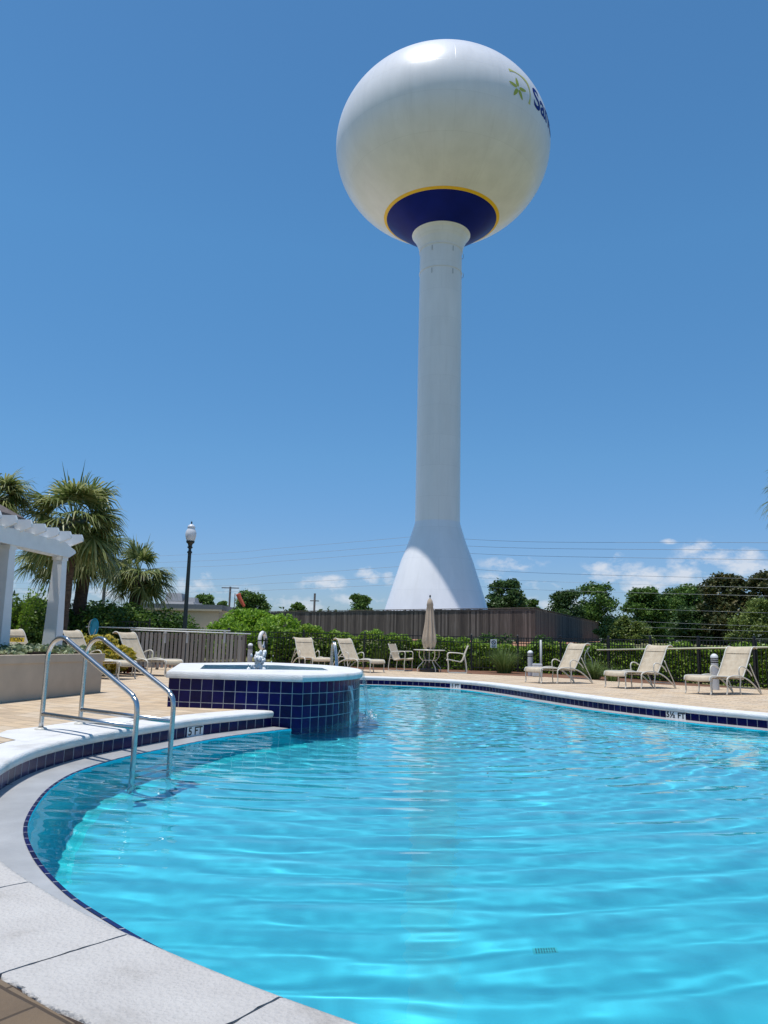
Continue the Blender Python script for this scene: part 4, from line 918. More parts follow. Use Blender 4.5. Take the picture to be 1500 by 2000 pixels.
# ------------------------------------------------------------------ palms
def palm(px, py_c, Y_, r_, label, seed, trunk_px=None, trunk_r=.17, n=46, lean=0, stubs=True, tlean=0):
    rs = random.Random(seed); c = at(px, py_c, Y_); bx = c.x if trunk_px is None else at(trunk_px[0], trunk_px[1], Y_).x
    root = tag(empty('palm_tree', (bx, Y_, 0)), label, 'palm tree', 'fan palms left of the pool')
    top = Vector((c.x-bx, 0, c.z-.25*r_)); mb = MB(); P_ = cr([(0, 0, -.05), (top.x*.45, .02, top.z*.5), tuple(top)], 7)
    rad = [trunk_r*(1.12-.2*i/(len(P_)-1)+.03*math.sin(i*2.1)) for i in range(len(P_))]; mb.tube(P_, rad, 12); mb.build('trunk', M['bark'], root, smooth=True)
    if stubs:
        mb = MB()
        for k in range(34):
            a = rs.uniform(0, 6.28); z = top.z-rs.uniform(.0, .75); t0 = Vector((top.x*(z/top.z), 0, z)); o_ = Vector((math.cos(a), math.sin(a), 0)); L_ = rs.uniform(.12, .38)
            mb.tube([t0+o_*trunk_r*.7, t0+o_*(trunk_r+L_*.5)+Vector((0, 0, .10)), t0+o_*(trunk_r+L_)+Vector((0, 0, .14-rs.uniform(0, .25)))], [.035, .028, .018], 5)
        mb.build('boot', M['bark'], root)
    V = []; F = []; st = MB()
    for k in range(n):
        a = rs.uniform(0, 2*math.pi); e = math.asin(rs.uniform(-.75, .99)); Lp = r_*rs.uniform(.40, .58)
        d = Vector((math.cos(e)*math.cos(a), math.cos(e)*math.sin(a), math.sin(e)))
        hub = top+d*Lp+Vector((0, 0, -.06*r_*(1-math.sin(e)))); st.tube([top+d*.05, top+d*Lp*.55+Vector((0, 0, .03)), hub], [.018, .013, .010], 4)
        # fan blade
        ax = (d+Vector((0, 0, -.35))).normalized(); side = ax.cross(Vector((0, 0, 1)))
        side = side.normalized() if side.length > .1 else Vector((1, 0, 0)); side = Matrix.Rotation(rs.uniform(-.5, .5), 3, ax) @ side; nr = side.cross(ax)
        ns = 26; Lb = r_*rs.uniform(.52, .68)
        for s_ in range(ns):
            th = R(-122+244*(s_+.5)/ns)+rs.uniform(-.04, .04); dr = (ax*math.cos(th)+side*math.sin(th)+nr*.18*math.cos(2*th)).normalized()
            L_ = Lb*(1-.28*abs(th)/2.1)*rs.uniform(.88, 1.08); wv = dr.cross(nr).normalized()*.026*(r_/1.6)
            p0 = hub; droop = rs.uniform(.15, .55)
            p1 = hub+dr*L_*.35+Vector((0, 0, -droop*.05*L_)); p2 = hub+dr*L_*.70+Vector((0, 0, -droop*.32*L_)); p3 = hub+dr*L_*.93+Vector((0, 0, -droop*1.0*L_))
            b = len(V); V += [p0-wv*.5, p0+wv*.5, p1-wv*1.15, p1+wv*1.15, p2-wv*.8, p2+wv*.8, p3-wv*.12, p3+wv*.12]
            F += [(b, b+1, b+3, b+2), (b+2, b+3, b+5, b+4), (b+4, b+5, b+7, b+6)]
    # spear leaves
    for k in range(4):
        a = rs.uniform(0, 6.28); d = Vector((.35*math.cos(a), .35*math.sin(a), 1)).normalized(); p3 = top+d*r_*rs.uniform(.95, 1.15); wv = Vector((.012, 0, 0)); b = len(V)
        V += [top-wv, top+wv, top+d*r_*.7-wv*1.6, top+d*r_*.7+wv*1.6, p3-wv*.1, p3+wv*.1]; F += [(b, b+1, b+3, b+2), (b+2, b+3, b+5, b+4)]
    st.build('petiole', M['grassy'], root); npmesh('fronds', np.array([tuple(v) for v in V]), np.array(F), M['palm'], root)
    return root
palm(146, 988, 22, 1.68, 'tallest fan palm with the bushiest crown, its slim dark trunk behind the pergola post', 71, trunk_px=(113, 1225), trunk_r=.20, n=50)
palm(174, 1052, 26, 1.50, 'fan palm on a stout trunk ringed with frond stubs, crown tucked under the tallest palm', 72, trunk_px=(146, 1220), trunk_r=.21, n=46)
palm(272, 1102, 29, 1.55, 'smallest fan palm, standing furthest right with a low crown', 73, trunk_px=(253, 1220), trunk_r=.21, n=46)
palm(-6, 955, 21, 1.30, 'fan palm cut off by the left edge, crown above the pergola roof', 74, trunk_r=.18, n=44)
palm(100, 1060, 25, 1.25, 'low drooping fan palm seen through the pergola opening', 76, trunk_px=(150, 1220), trunk_r=.1, n=34, stubs=False)
pr_ = palm(1568, 935, 20, 1.12, 'fan palm tips entering from the right edge of the view', 75, trunk_r=.17, n=40); pr_['group'] = 'fan palm at right'

# ------------------------------------------------------------------ planter, pergola, cabana
pA = gnd(196, 1352); pB = gnd(0, 1373)
dirv = (pA-pB).normalized(); pB2 = pB-dirv*5; nl = Vector((-dirv.y, dirv.x, 0))     # left of travel
zt = .635
pt_ = tag(empty('planter_wall', pA), 'long tan stucco raised planter behind the ladder', 'planter')
mb = MB(); q = [pA, pA+nl*2.0, pB2+nl*2.0, pB2]
def prism(mb, pts, z0, z1, o0): 
    n = len(pts); mb.add([Vector((p.x, p.y, z0))-o0 for p in pts]+[Vector((p.x, p.y, z1))-o0 for p in pts], [tuple(range(n-1, -1, -1)), tuple(range(n, 2*n))]+[(i, (i+1) % n, n+(i+1) % n, n+i) for i in range(n)])
prism(mb, [q[3], q[0], q[1], q[2]], 0, zt-.12, pA); mb.build('wall', M['stucco'], pt_)
mb = MB(); e = .02; qq = [pA+dirv*e-nl*e, pA+dirv*e+nl*2.02, pB2+nl*2.02, pB2-nl*e]; prism(mb, [qq[3], qq[0], qq[1], qq[2]], zt-.122, zt, pA); mb.build('cap', M['stucco'], pt_, bevel=.006)
mb = MB(); qs = [pB2+nl*.16, pA-dirv*.16+nl*.16, pA-dirv*.16+nl*1.86, pB2+nl*1.86]; prism(mb, qs, zt+.002, zt+.03, pA); mb.build('soil', M['soil'], pt_)
rs = np.random.RandomState(12); nI = 9000; a = rs.uniform(.1, 5.5, nI); b = rs.uniform(.05, 1.8, nI)
C_ = np.stack([-dirv.x*a+nl.x*b, -dirv.y*a+nl.y*b, zt+.01+np.abs(rs.normal(0, .03, nI))+.03*np.sin(a*5)+.02], 1)
V, F = leaf_quads(C_, .065, rs, .5, .7); o = npmesh('groundcover_ivy', V, F, M['ivy'], None); o.location = pA; tag(o, 'cream and green variegated ground cover filling the raised planter', 'ground cover', kind='stuff')
# pergola
def post(px, py0, py1, Y_, name='post'): return at(px, py0, Y_), at(px, py1, Y_)
PY2, PY1 = 13.4, 11.9
pp2 = at(101, 1268, PY2); pp2t = at(118, 1088, PY2); pp1 = at(3, 1262, PY1); pp1t = at(16, 1060, PY1)
ztop = pp2t.z
pg = tag(empty('pergola', (pp2.x, pp2.y, zt)), 'white pergola with stepped rafter ends standing in the planter at left', 'pergola'); o0 = Vector((pp2.x, pp2.y, zt))
bd_ = Vector((pp1.x-pp2.x, pp1.y-pp2.y, 0)).normalized(); ba = math.atan2(bd_.y, bd_.x)
for k in range(3):
    c = Vector((pp2.x, pp2.y, 0))+bd_*(k*1.62); mb = MB(); hh = ztop-zt; mb.box(Vector((c.x, c.y, zt+hh/2))-o0, (.25, .25, hh), rz=ba, top=.66); mb.build('post', M['white_paint'], pg, bevel=.006)
    mb = MB(); mb.box(Vector((c.x, c.y, ztop-.03))-o0, (.19, .19, .06), rz=ba); mb.build('capital', M['white_paint'], pg)
perp = Vector((-bd_.y, bd_.x, 0));  perp = perp if perp.x > 0 else -perp
def beam(offp, name):
    st_ = Vector((pp2.x, pp2.y, 0))-bd_*.30+perp*offp; en = Vector((pp2.x, pp2.y, 0))+bd_*4.2+perp*offp; th = .028
    prof_ = [(0, ztop+.13), (0, ztop+.10), (.22, ztop), (4.68, ztop), (4.68, ztop+.25), (.42, ztop+.25), (.03, ztop+.15)]
    vs = []; 
    for s_ in (-th, th):
        for d_, z in prof_: c = st_+bd_*d_+perp*s_; vs.append(Vector((c.x, c.y, z))-o0)
    n = len(prof_); mb = MB(); mb.add(vs, [tuple(range(n)), tuple(range(2*n-1, n-1, -1))]+[(i, n+i, n+(i+1) % n, (i+1) % n) for i in range(n)]); return mb.build(name, M['white_paint'], pg)
beam(.09, 'beam'); beam(-.09, 'beam')
for k in range(9):
    c = Vector((pp2.x, pp2.y, 0))+bd_*(-.16+k*.42); pr_of = [(-2.6, 0), (.06, 0), (.30, .10), (.30, .15), (.27, .22), (-2.6, .22)]; th = .022; vs = []
    for s_ in (-th, th):
        for d_, z in pr_of: q_ = c+perp*d_+bd_*s_; vs.append(Vector((q_.x, q_.y, ztop+.20+z))-o0)
    n = len(pr_of); mb = MB(); mb.add(vs, [tuple(range(n)), tuple(range(2*n-1, n-1, -1))]+[(i, n+i, n+(i+1) % n, (i+1) % n) for i in range(n)]); mb.build('rafter', M['white_paint'], pg)
# cabana roof, its corner shows at the left edge
rc = at(50, 1013, 12.2); cb = tag(empty('cabana', (rc.x, rc.y, 0)), 'building whose brown grey shingle eave corner shows above the pergola at left', 'building')
mb = MB(); A_ = Vector((0, 0, rc.z)); e1 = bd_*6.0; e2 = -perp*6.0; up_ = Vector((0, 0, 1.75))
c0_, c1_, c2_, c3_ = A_, A_+e1, A_+e1+e2, A_+e2; r0 = A_+(-perp*2.8)+bd_*2.4+up_; r1 = A_+(-perp*2.8)+bd_*3.6+up_
mb.add([c0_, c1_, c2_, c3_, r0, r1], [(0, 4, 5, 1), (1, 5, 2), (2, 5, 4, 3), (3, 4, 0), (0, 1, 2, 3)]); mb.build('roof', M['roof'], cb)
mb = MB()
for a_0, b_0 in ((c0_, c1_), (c0_, c3_)):
    mb.add([a_0+Vector((0, 0, -.10)), b_0+Vector((0, 0, -.10)), b_0+Vector((0, 0, -.003)), a_0+Vector((0, 0, -.003))], [(0, 1, 2, 3)])
mb.build('fascia', M['roof'], cb)
mb = MB(); cc = A_+e1*.5+e2*.5; mb.box((cc.x, cc.y, (rc.z-.1)/2), (5.0, 5.0, rc.z-.1), rz=ba); mb.build('wall', M['stucco'], cb)

# ------------------------------------------------------------------ loungers
def lounger_proto():
    r_ = empty('sun_lounger'); Wd = .30
    seat = cr([(0.0, 0, .29), (.015, 0, .35), (.07, 0, .385), (.35, 0, .39), (.8, 0, .375), (1.12, 0, .355)], 5)
    bck = cr([(1.12, 0, .355), (1.20, 0, .46), (1.40, 0, .80), (1.46, 0, .92), (1.53, 0, 1.01), (1.62, 0, 1.035), (1.70, 0, 1.0)], 6)
    def sling(P_, name, sag=.012, t=.012):
        n = len(P_); ny = 7; V = []; F = []
        for s_ in (0, -t):
            for i in range(n):
                for j in range(ny):
                    y = -Wd+2*Wd*j/(ny-1); V.append((P_[i][0]-s_*.4, y, P_[i][2]+s_-sag*math.cos(y/Wd*math.pi/2)))
        for l in range(2):
            for i in range(n-1):
                for j in range(ny-1):
                    a = l*n*ny+i*ny+j; f = (a, a+1, a+ny+1, a+ny); F.append(f if l else f[::-1])
        for i in range(n-1):
            for j in (0, ny-1): a = i*ny+j; F.append((a, a+ny, a+ny+n*ny, a+n*ny))
        for i in (0, n-1):
            for j in range(ny-1): a = i*ny+j; F.append((a, a+1, a+1+n*ny, a+n*ny))
        return npmesh(name, np.array(V), np.array(F), M['sling'], r_, True)
    sling(seat, 'seat'); sling(bck, 'backrest')
    hm = MB()
    hm.tube([(1.445, -Wd+.01, .885), (1.445, Wd-.01, .885)], .012, 6); hm.build('headrest_seam', M['sling'], r_)
    for sy in (-1, 1):
        y = sy*(Wd+.015); f = MB(); f.tube([(p[0], y, p[2]) for p in seat], .016, 7); f.tube([(p[0], y, p[2]) for p in bck], .015, 7); f.build('side_rail', M['cream'], r_, True)
        f = MB(); f.tube(cr([(.05, y, .37), (.035, y, .2), (.045, y, .08), (.015, y, 0)], 4), .015, 7); f.build('leg', M['cream'], r_, True)
        f = MB(); yo = sy*(Wd+.055); f.tube(cr([(.50, yo, 0), (.535, yo, .12), (.525, yo, .25), (.56, yo, .355), (.75, yo, .40), (1.0, yo, .39), (1.30, yo, .30), (1.55, yo, .14), (1.72, yo, 0)], 5), .017, 7); f.build('leg_frame', M['cream'], r_, True)
        f = MB(); f.tube(cr([(.98, yo, 0), (.965, yo, .15), (.99, yo, .3), (.955, yo, .45), (.965, yo, .555), (1.04, yo, .60), (1.17, yo, .575), (1.32, yo, .49), (1.40, yo, .40)], 5), .015, 7); f.build('arm', M['cream'], r_, True)
        f = MB(); f.tube(cr([(1.34, yo, .66), (1.48, yo, .42), (1.62, yo, .2), (1.72, yo, 0)], 4), .013, 6); f.build('back_strut', M['cream'], r_, True)
    f = MB()
    for x, z in ((.06, .36), (.56, .33), (1.12, .33), (1.60, .12)): f.tube([(x, -Wd-.04, z), (x, Wd+.04, z)], .013, 6)
    f.build('crossbar', M['cream'], r_, True)
    return r_
lp = lounger_proto(); GL = 'cream sling loungers round the pool deck'
def place(o, foot, ax, label, group=GL, s=1.0, first=False):
    o.location = (foot[0], foot[1], 0); o.rotation_euler = (0, 0, math.atan2(ax[1], ax[0])); o.scale = (s, s, s); o['label'] = label; o['category'] = 'sun lounger'; o['group'] = group; return o
def between(p, q): return ((p.x+q.x)/2, (p.y+q.y)/2)
def lng(o, px_foot, py_foot, ax, label, s=1.0, dxy=(0, 0)):
    g_ = gnd(px_foot, py_foot); return place(o, (g_.x+dxy[0], g_.y+dxy[1]), ax, label, s=s)
lng(lp, 1362, 1356, (.86, .51), 'cream sling lounger nearest the right edge, with a grey bollard light behind its seat')
lng(copy_tree(lp), 1200, 1344, (.87, .50), 'cream sling lounger second from the right, between two bollards, alone in front of open fence')
lng(copy_tree(lp), 1040, 1334, (.88, .47), 'cream sling lounger beside the grey post, its foot over the middle bollard')
lng(copy_tree(lp), 738, 1314, (-.74, .67), 'cream sling lounger just left of the patio table, foot pointing right', dxy=(0, 0))
lng(copy_tree(lp), 628, 1309, (-.50, .86), 'cream sling lounger seen above the spa rim, left of the steel handrail')
lng(copy_tree(lp), 340, 1321, (-.93, .38), 'lounger in front of the slatted enclosure, its creased sling back facing the spa')
lng(copy_tree(lp), 250, 1327, (-.97, .25), 'lounger mostly hidden by the planter, only its foot and rolled headrest showing')
g7 = lng(copy_tree(lp), 122, 1320, (-.95, .30), 'lounger at the far left wrapped with yellow caution tape')
# caution tape
tl = at(20, 1249, g7.location.y-.35); tp = tag(empty('caution_tape', tl), 'yellow caution tape with black letters stretched across the far left lounger', 'tape')
mb = MB(); mb.box((0, 0, 0), (.62, .006, .10)); mb.build('band', M['yellowtape'], tp)
me = text_mesh('CAUTION', .12); o = link('lettering', me, M['ink'], tp); o.rotation_euler = (R(90), 0, 0); o.location = (0.0, -.005, 0)
tp.rotation_euler = (0, 0, R(4))

# ------------------------------------------------------------------ table, chairs, umbrella, side table
tb_ = gnd(838, 1312); tb = tag(empty('patio_table', (tb_.x, tb_.y, 0)), 'round cream patio table with curved legs under the closed umbrella', 'table')
mb = MB(); mb.lathe([(.0, .70), (.50, .70), (.535, .705), (.54, .72), (.53, .732), (0, .735)], 40); sharp(mb.build('table_top', M['cream'], tb), 40)
for k in range(4):
    a = R(25+90*k); c_, s__ = math.cos(a), math.sin(a); mb = MB(); mb.tube([(c_*r0_, s__*r0_, z) for r0_, z in cr([(.38, .70, 0), (.37, .5, 0), (.24, .36, 0), (.26, .30, 0), (.42, .14, 0), (.45, 0, 0)], 5)[:, :2]], .016, 7); mb.build('leg', M['cream'], tb, True)
mb = MB(); mb.tube([(.25*math.cos(t_), .25*math.sin(t_), .38) for t_ in np.linspace(0, 2*math.pi, 24, endpoint=False)], .010, 6, closed=True); mb.build('ring_brace', M['cream'], tb, True)
um = tag(empty('umbrella', (tb_.x, tb_.y, 0)), 'closed tan canvas umbrella standing through the patio table', 'umbrella')
mb = MB(); mb.tube([(0, 0, .05), (0, 0, 2.52)], .02, 10); mb.build('pole', M['grey'], um)
V = []; F = []; nseg = 64
pf_ = [(.03, 2.46), (.08, 2.38), (.115, 2.22), (.10, 2.20), (.12, 2.0), (.155, 1.6), (.20, 1.2), (.22, 1.02), (.17, .86), (.09, .80)]
for i, (r0_, z) in enumerate(pf_):
    for k in range(nseg):
        a = 2*math.pi*k/nseg; f_ = 1+(.20 if i > 3 else .06)*math.sin(8*a+.5*math.sin(z*3))+.05*math.sin(3*a+z*4); zz = z-(.09*max(0, math.sin(4*a)) if i >= 8 else 0); V.append((r0_*f_*math.cos(a), r0_*f_*math.sin(a), zz))
for i in range(len(pf_)-1):
    for k in range(nseg): F.append((i*nseg+k, i*nseg+(k+1) % nseg, (i+1)*nseg+(k+1) % nseg, (i+1)*nseg+k))
npmesh('canopy', np.array(V), np.array(F), M['canvas'], um, True)
mb = MB(); mb.lathe([(.004, 2.58), (.028, 2.555), (.03, 2.52), (.018, 2.49), (.02, 2.45)], 12); mb.build('finial', M['dgreen'], um, True)
mb = MB(); mb.lathe([(.33, 0), (.33, .07), (.28, .10), (.05, .12), (.04, .30), (0, .30)], 32); sharp(mb.build('base', plain('umbrella_base_brown', (.07, .045, .035), .6), um), 40)
def chair_proto():
    r_ = empty('patio_chair'); Wd = .25
    def sl(P_, name):
        n = len(P_); V = []; F = []
        for t in (0, -.012):
            for i in range(n):
                for j in range(5): y = -Wd+2*Wd*j/4; V.append((P_[i][0]-t*.5, y, P_[i][2]+t-.01*math.cos(y/Wd*1.57)))
        for l in range(2):
            for i in range(n-1):
                for j in range(4): a = l*n*5+i*5+j; f = (a, a+1, a+6, a+5); F.append(f if l else f[::-1])
        return npmesh(name, np.array(V), np.array(F), M['sling'], r_, True)
    st = cr([(0, 0, .40), (.04, 0, .43), (.25, 0, .40), (.46, 0, .36)], 5); bk_ = cr([(.46, 0, .36), (.53, 0, .44), (.60, 0, .65), (.70, 0, .90)], 5)
    sl(st, 'seat'); sl(bk_, 'backrest')
    for sy in (-1, 1):
        y = sy*(Wd+.015); f = MB(); f.tube([(p[0], y, p[2]) for p in st], .013, 7); f.tube([(p[0], y, p[2]) for p in bk_], .013, 7); f.build('side_rail', M['cream'], r_, True)
        yo = sy*(Wd+.05); f = MB(); f.tube(cr([(.56, yo, .62), (.40, yo, .645), (.12, yo, .655), (.04, yo, .62), (.03, yo, .5), (.06, yo, .2), (.05, yo, .05), (.09, yo, .015), (.35, yo, .012), (.60, yo, .015), (.65, yo, .05), (.63, yo, .3), (.57, yo, .6)], 5), .015, 7); f.build('arm_frame', M['cream'], r_, True)
    f = MB(); f.tube([(.62, -Wd-.05, .4), (.62, Wd+.05, .4)], .011, 6); f.tube([(.05, -Wd-.05, .37), (.05, Wd+.05, .37)], .011, 6); f.build('crossbar', M['cream'], r_, True)
    return r_
ch = chair_proto()
def chp(o, px, py, ang, label): g_ = gnd(px, py); o.location = (g_.x, g_.y, 0); o.rotation_euler = (0, 0, R(ang)); tag(o, label, 'chair', 'cream sling chairs at the patio table')
chp(ch, 800, 1311, 152, 'cream sling armchair left of the patio table, seat turned toward the pool')
chp(copy_tree(ch), 872, 1314, -3, 'cream sling armchair right of the patio table, seen side on')
g_ = gnd(672, 1306); sdt = tag(empty('side_table', (g_.x-.1, g_.y+.1, 0)), 'small low cream side table left of the lounger by the patio table', 'side table')
mb = MB(); mb.lathe([(0, .40), (.24, .40), (.25, .415), (0, .42)], 24); mb.build('table_top', M['cream'], sdt)
for k in range(4): a = R(45+90*k); mb = MB(); mb.tube(cr([(.2*math.cos(a), .2*math.sin(a), .40), (.13*math.cos(a), .13*math.sin(a), .2), (.23*math.cos(a), .23*math.sin(a), 0)], 4), .012, 6); mb.build('leg', M['cream'], sdt, True)

# ------------------------------------------------------------------ slatted enclosure with poles and net
e0 = at(268, 1232, 22.6); e1_ = at(480, 1240, 23.6); bx = tag(empty('slatted_enclosure', (e0.x, e0.y, 0)), 'grey vertical slat enclosure hiding equipment behind the left lounger', 'enclosure'); d = Vector((e1_.x-e0.x, e1_.y-e0.y, 0)); an = math.atan2(d.y, d.x); Lx = d.length; HB = 1.07
mb = MB(); n = int(Lx/.115)
for k in range(n): c = d*((k+.5)/n); mb.box((c.x, c.y, HB/2+.02), (.082, .022, HB-.06), rz=an)
nn_ = Vector((-d.y, d.x, 0)).normalized()
for k in range(12): c = d+nn_*(.1+k*.13); mb.box((c.x, c.y, HB/2+.02), (.022, .085, HB-.06), rz=an)
mb.build('slat_panel', M['slat'], bx)
mb = MB(); 
for hh in (.2, HB-.12): c = d*.5+nn_*.03; mb.box((c.x, c.y, hh), (Lx, .03, .09), rz=an)
for k in range(6): c = d*(k/5)+nn_*.06; mb.box((c.x, c.y, HB/2), (.085, .085, HB), rz=an)
mb.build('frame', M['woodfence'], bx)
def simple_tube(name, pts, r_, m, label, cat, group=None, part=None):
    o0 = Vector(pts[0]); mb = MB(); mb.tube([Vector(p)-o0 for p in pts], r_, 8); o = mb.build(name, m, None, True); o.location = o0; return tag(o, label, cat, group)
pa = at(168, 1224, 22.0); pb_ = at(450, 1232, 23.3); pc_ = at(490, 1238, 23.4); pd_ = at(255, 1230, 22.2)
simple_tube('net_pole', [pa, pb_], .017, M['pipe'], 'long white pole lying on top of the slatted enclosure, ending at the net', 'pole')
simple_tube('rescue_hook_pole', [pd_, pc_], .016, M['rubber'], 'second white pole hung just below the first, reaching past the enclosure corner', 'pole')
hk = MB()
nt_ = at(184, 1226, 21.9); net = tag(empty('pool_net', nt_), 'turquoise oval skimmer net standing upright on the end of the white pole', 'pool net')
ov = [(.105*math.cos(t_), .02*math.sin(t_*2), .25*math.sin(t_)) for t_ in np.linspace(0, 2*math.pi, 30, endpoint=False)]
mb = MB(); mb.tube(ov, .018, 6, closed=True); mb.build('hoop', M['net'], net, True)
mb = MB(); mb.tube([(x-.06, y+.03, z*.9) for x, y, z in ov], .016, 6, closed=True); mb.build('rear_hoop', M['pipe'], net, True)
mb = MB()
for k in range(-4, 5): x = k*.022; zz = .25*math.sqrt(max(0, 1-(x/.105)**2)); mb.tube([(x, 0, -zz), (x-.03, .05, 0), (x, 0, zz)], .005, 4)
for k in range(-9, 10): z = k*.025; xx = .105*math.sqrt(max(0, 1-(z/.25)**2)); mb.tube([(-xx, 0, z), (0, .05, z), (xx, 0, z)], .005, 4)
mb.add([(0+.10*math.cos(t_), .012, .24*math.sin(t_)) for t_ in np.linspace(0, 2*math.pi, 24, endpoint=False)], [tuple(range(24))]); mb.build('mesh', M['net'], net)
for k, px in enumerate((330, 372, 444)):
    c = at(px, 1236, 23.2+.1*k); mb = MB(); mb.box((0, 0, 0), (.05, .03, .34)); mb.box((0, -.04, .13), (.08, .06, .05)); o = mb.build('wall_bracket', M['grey']); o.location = (c.x, c.y-.35, c.z-.13); tag(o, ['left bracket holding the poles on the slats', 'middle bracket holding the poles on the slats', 'right bracket holding the poles on the slats'][k], 'bracket', 'pole brackets on the enclosure')
# ------------------------------------------------------------------ bollard lights
def bollard(px, py, label, h=.92):
    g_ = gnd(px, py); r_ = tag(empty('bollard_light', (g_.x, g_.y, 0)), label, 'bollard light', 'grey bollard lights round the deck'); k = h/.92
    mb = MB(); mb.lathe([(.085, 0), (.085, .68*k), (.0, .68*k)], 24); sharp(mb.build('shaft', M['bollardgrey'], r_), 40)
    mb = MB(); mb.lathe([(.06, .68*k), (.06, .82*k)], 20); mb.build('lens', M['ink'], r_, True)
    mb = MB()
    for z in (.715, .765): mb.lathe([(.06, z*k), (.088, z*k), (.088, (z+.022)*k), (.06, (z+.022)*k)], 24)
    mb.build('louvre', M['bollardgrey'], r_)
    mb = MB(); mb.lathe([(.088, .81*k), (.088, .85*k), (.07, .885*k), (.035, .912*k), (0, .92*k)], 24); mb.build('dome_cap', M['white_paint'], r_, True)
    return r_
bollard(1036, 1320, 'grey bollard light with white dome beside the tall grey post', .80)
bollard(1398, 1347, 'grey bollard light with white dome behind the rightmost lounger', .86)
b_ = bollard(487, 1302, 'grey bollard light with white dome between the slatted enclosure and the life ring', .80)
g_ = gnd(1057, 1322); r_ = tag(empty('grey_post', (g_.x, g_.y, 0)), 'tall thin grey post with a pale box at its foot, behind the third lounger', 'post')
mb = MB(); mb.tube([(0, 0, 0), (0, 0, 1.13)], .035, 12); mb.build('shaft', M['grey'], r_, True); mb = MB(); mb.box((-.12, 0, .2), (.3, .2, .4)); mb.build('box_base', M['bollardgrey'], r_, bevel=.03)
g_ = gnd(527, 1302); lr = tag(empty('life_ring', (g_.x, g_.y-2, 0)), 'white life ring with dark straps on a post behind the spa', 'life ring'); zc = at(528, 1253, g_.y-2).z
mb = MB(); mb.tube([(.215*math.cos(t_)*.30, .215*math.cos(t_)*.95, zc+.03+.25*math.sin(t_)) for t_ in np.linspace(0, 2*math.pi, 36, endpoint=False)], .062, 12, closed=True); mb.build('ring', M['rubber'], lr, True)
mb = MB()
for t_ in (0, math.pi/2, math.pi, 3*math.pi/2):
    c = Vector((.215*math.cos(t_)*.30, .215*math.cos(t_)*.95, zc+.03+.25*math.sin(t_))); tn = Vector((-math.sin(t_)*.30, -math.sin(t_)*.95, math.cos(t_))).normalized(); mb.tube([c-tn*.018, c+tn*.018], .066, 12)
mb.build('strap', M['ink'], lr, True); mb = MB(); mb.tube([(.1, .1, 0), (.1, .1, zc+.1)], .03, 8); mb.build('post', M['dgreen'], lr)
# far handrail behind the spa
g_ = Vector((at(650, 1290, 21.9).x, 21.9, 0)); hr = tag(empty('steel_handrail', g_), 'steel grab rails of the far pool ladder showing behind the spa', 'handrail')
for dx in (0, .16):
    mb = MB(); mb.tube(cr([(dx*.2-.05, dx, 0), (dx*.2-.05, dx, .7), (dx*.2-.02, dx-.06, .88), (dx*.2+.03, dx-.18, .86), (dx*.2+.10, dx-.42, .45), (dx*.2+.13, dx-.52, .1), (dx*.2+.13, dx-.52, -.4)], 6), .021, 10); mb.build('rail', M['metal'], hr, True)
# rescue pole on the right fence and hose
simple_tube('rescue_pole', [at(1166, 1269.5, 25.0), at(1500, 1264, 19.7)], .024, M['yellowpipe'], 'long pale yellow pole hung along the black fence behind the right loungers', 'pole')
g_ = at(1150, 1288, 24.2); mb = MB(); mb.tube(cr([(-.02, 0, .35), (-.12, 0, .1), (-.08, 0, -.25), (.06, .05, -.32), (.1, 0, -.05), (-.03, 0, .2), (.02, 0, .38)], 8), .010, 6); o = mb.build('garden_hose', M['grey'], None, True); o.location = g_; tag(o, 'thin grey hose looped on the black fence left of the yellow pole', 'hose')

# crotons and red plants by the planter
g_ = gnd(195, 1322); bush('croton_shrub', (at(200, 1300, 18.2).x, 18.6, 0), (.62, .55, .95), M['croton'], 'yellow variegated croton shrub behind the end of the planter', 4200, .15, cat='shrub', seed=81)
bush('croton_shrub', (at(165, 1300, 18.0).x, 18.2, 0), (.36, .4, .98), M['croton'], 'smaller yellow shrub directly under the turquoise net', 2000, .15, cat='shrub', seed=82)
bush('red_groundcover', (at(222, 1300, 19.6).x, 19.9, 0), (1.1, .5, .30), M['redleaf'], 'low dark red and green plant under the lounger foot', 2200, .09, cat='ground cover', seed=83)

# ------------------------------------------------------------------ lamp post
lb_ = at(363, 1228, 24.6); lt = at(376.5, 1070, 24.6); lamp = tag(empty('street_lamp', (lb_.x-.04, 24.6, 0)), 'black lamp post with a white acorn globe rising above the bushes', 'street lamp')
zt2 = lt.z
mb = MB(); mb.lathe([(.13, 0), (.13, .25), (.10, .35), (.085, .9), (.07, 1.2), (.055, zt2-.25), (.055, zt2-.18), (.08, zt2-.17), (.08, zt2-.13), (.05, zt2-.10), (.045, zt2-.03), (.085, zt2), (.085, zt2+.03), (.06, zt2+.05), (.075, zt2+.12), (.13, zt2+.17), (.135, zt2+.22), (.0, zt2+.22)], 20); sharp(mb.build('post', M['dgreen'], lamp), 40)
zg = zt2+.22; mb = MB(); mb.lathe([(.12, zg), (.145, zg+.06), (.17, zg+.16), (.175, zg+.25), (.15, zg+.34), (.12, zg+.39), (.11, zg+.42), (.13, zg+.44), (.10, zg+.50), (.05, zg+.54), (.0, zg+.56)], 28); mb.build('globe', M['globe'], lamp, True)
mb = MB(); mb.lathe([(.025, zg+.545), (.02, zg+.58), (.03, zg+.60), (.012, zg+.63), (0, zg+.67)], 10); mb.build('finial', M['dgreen'], lamp, True)

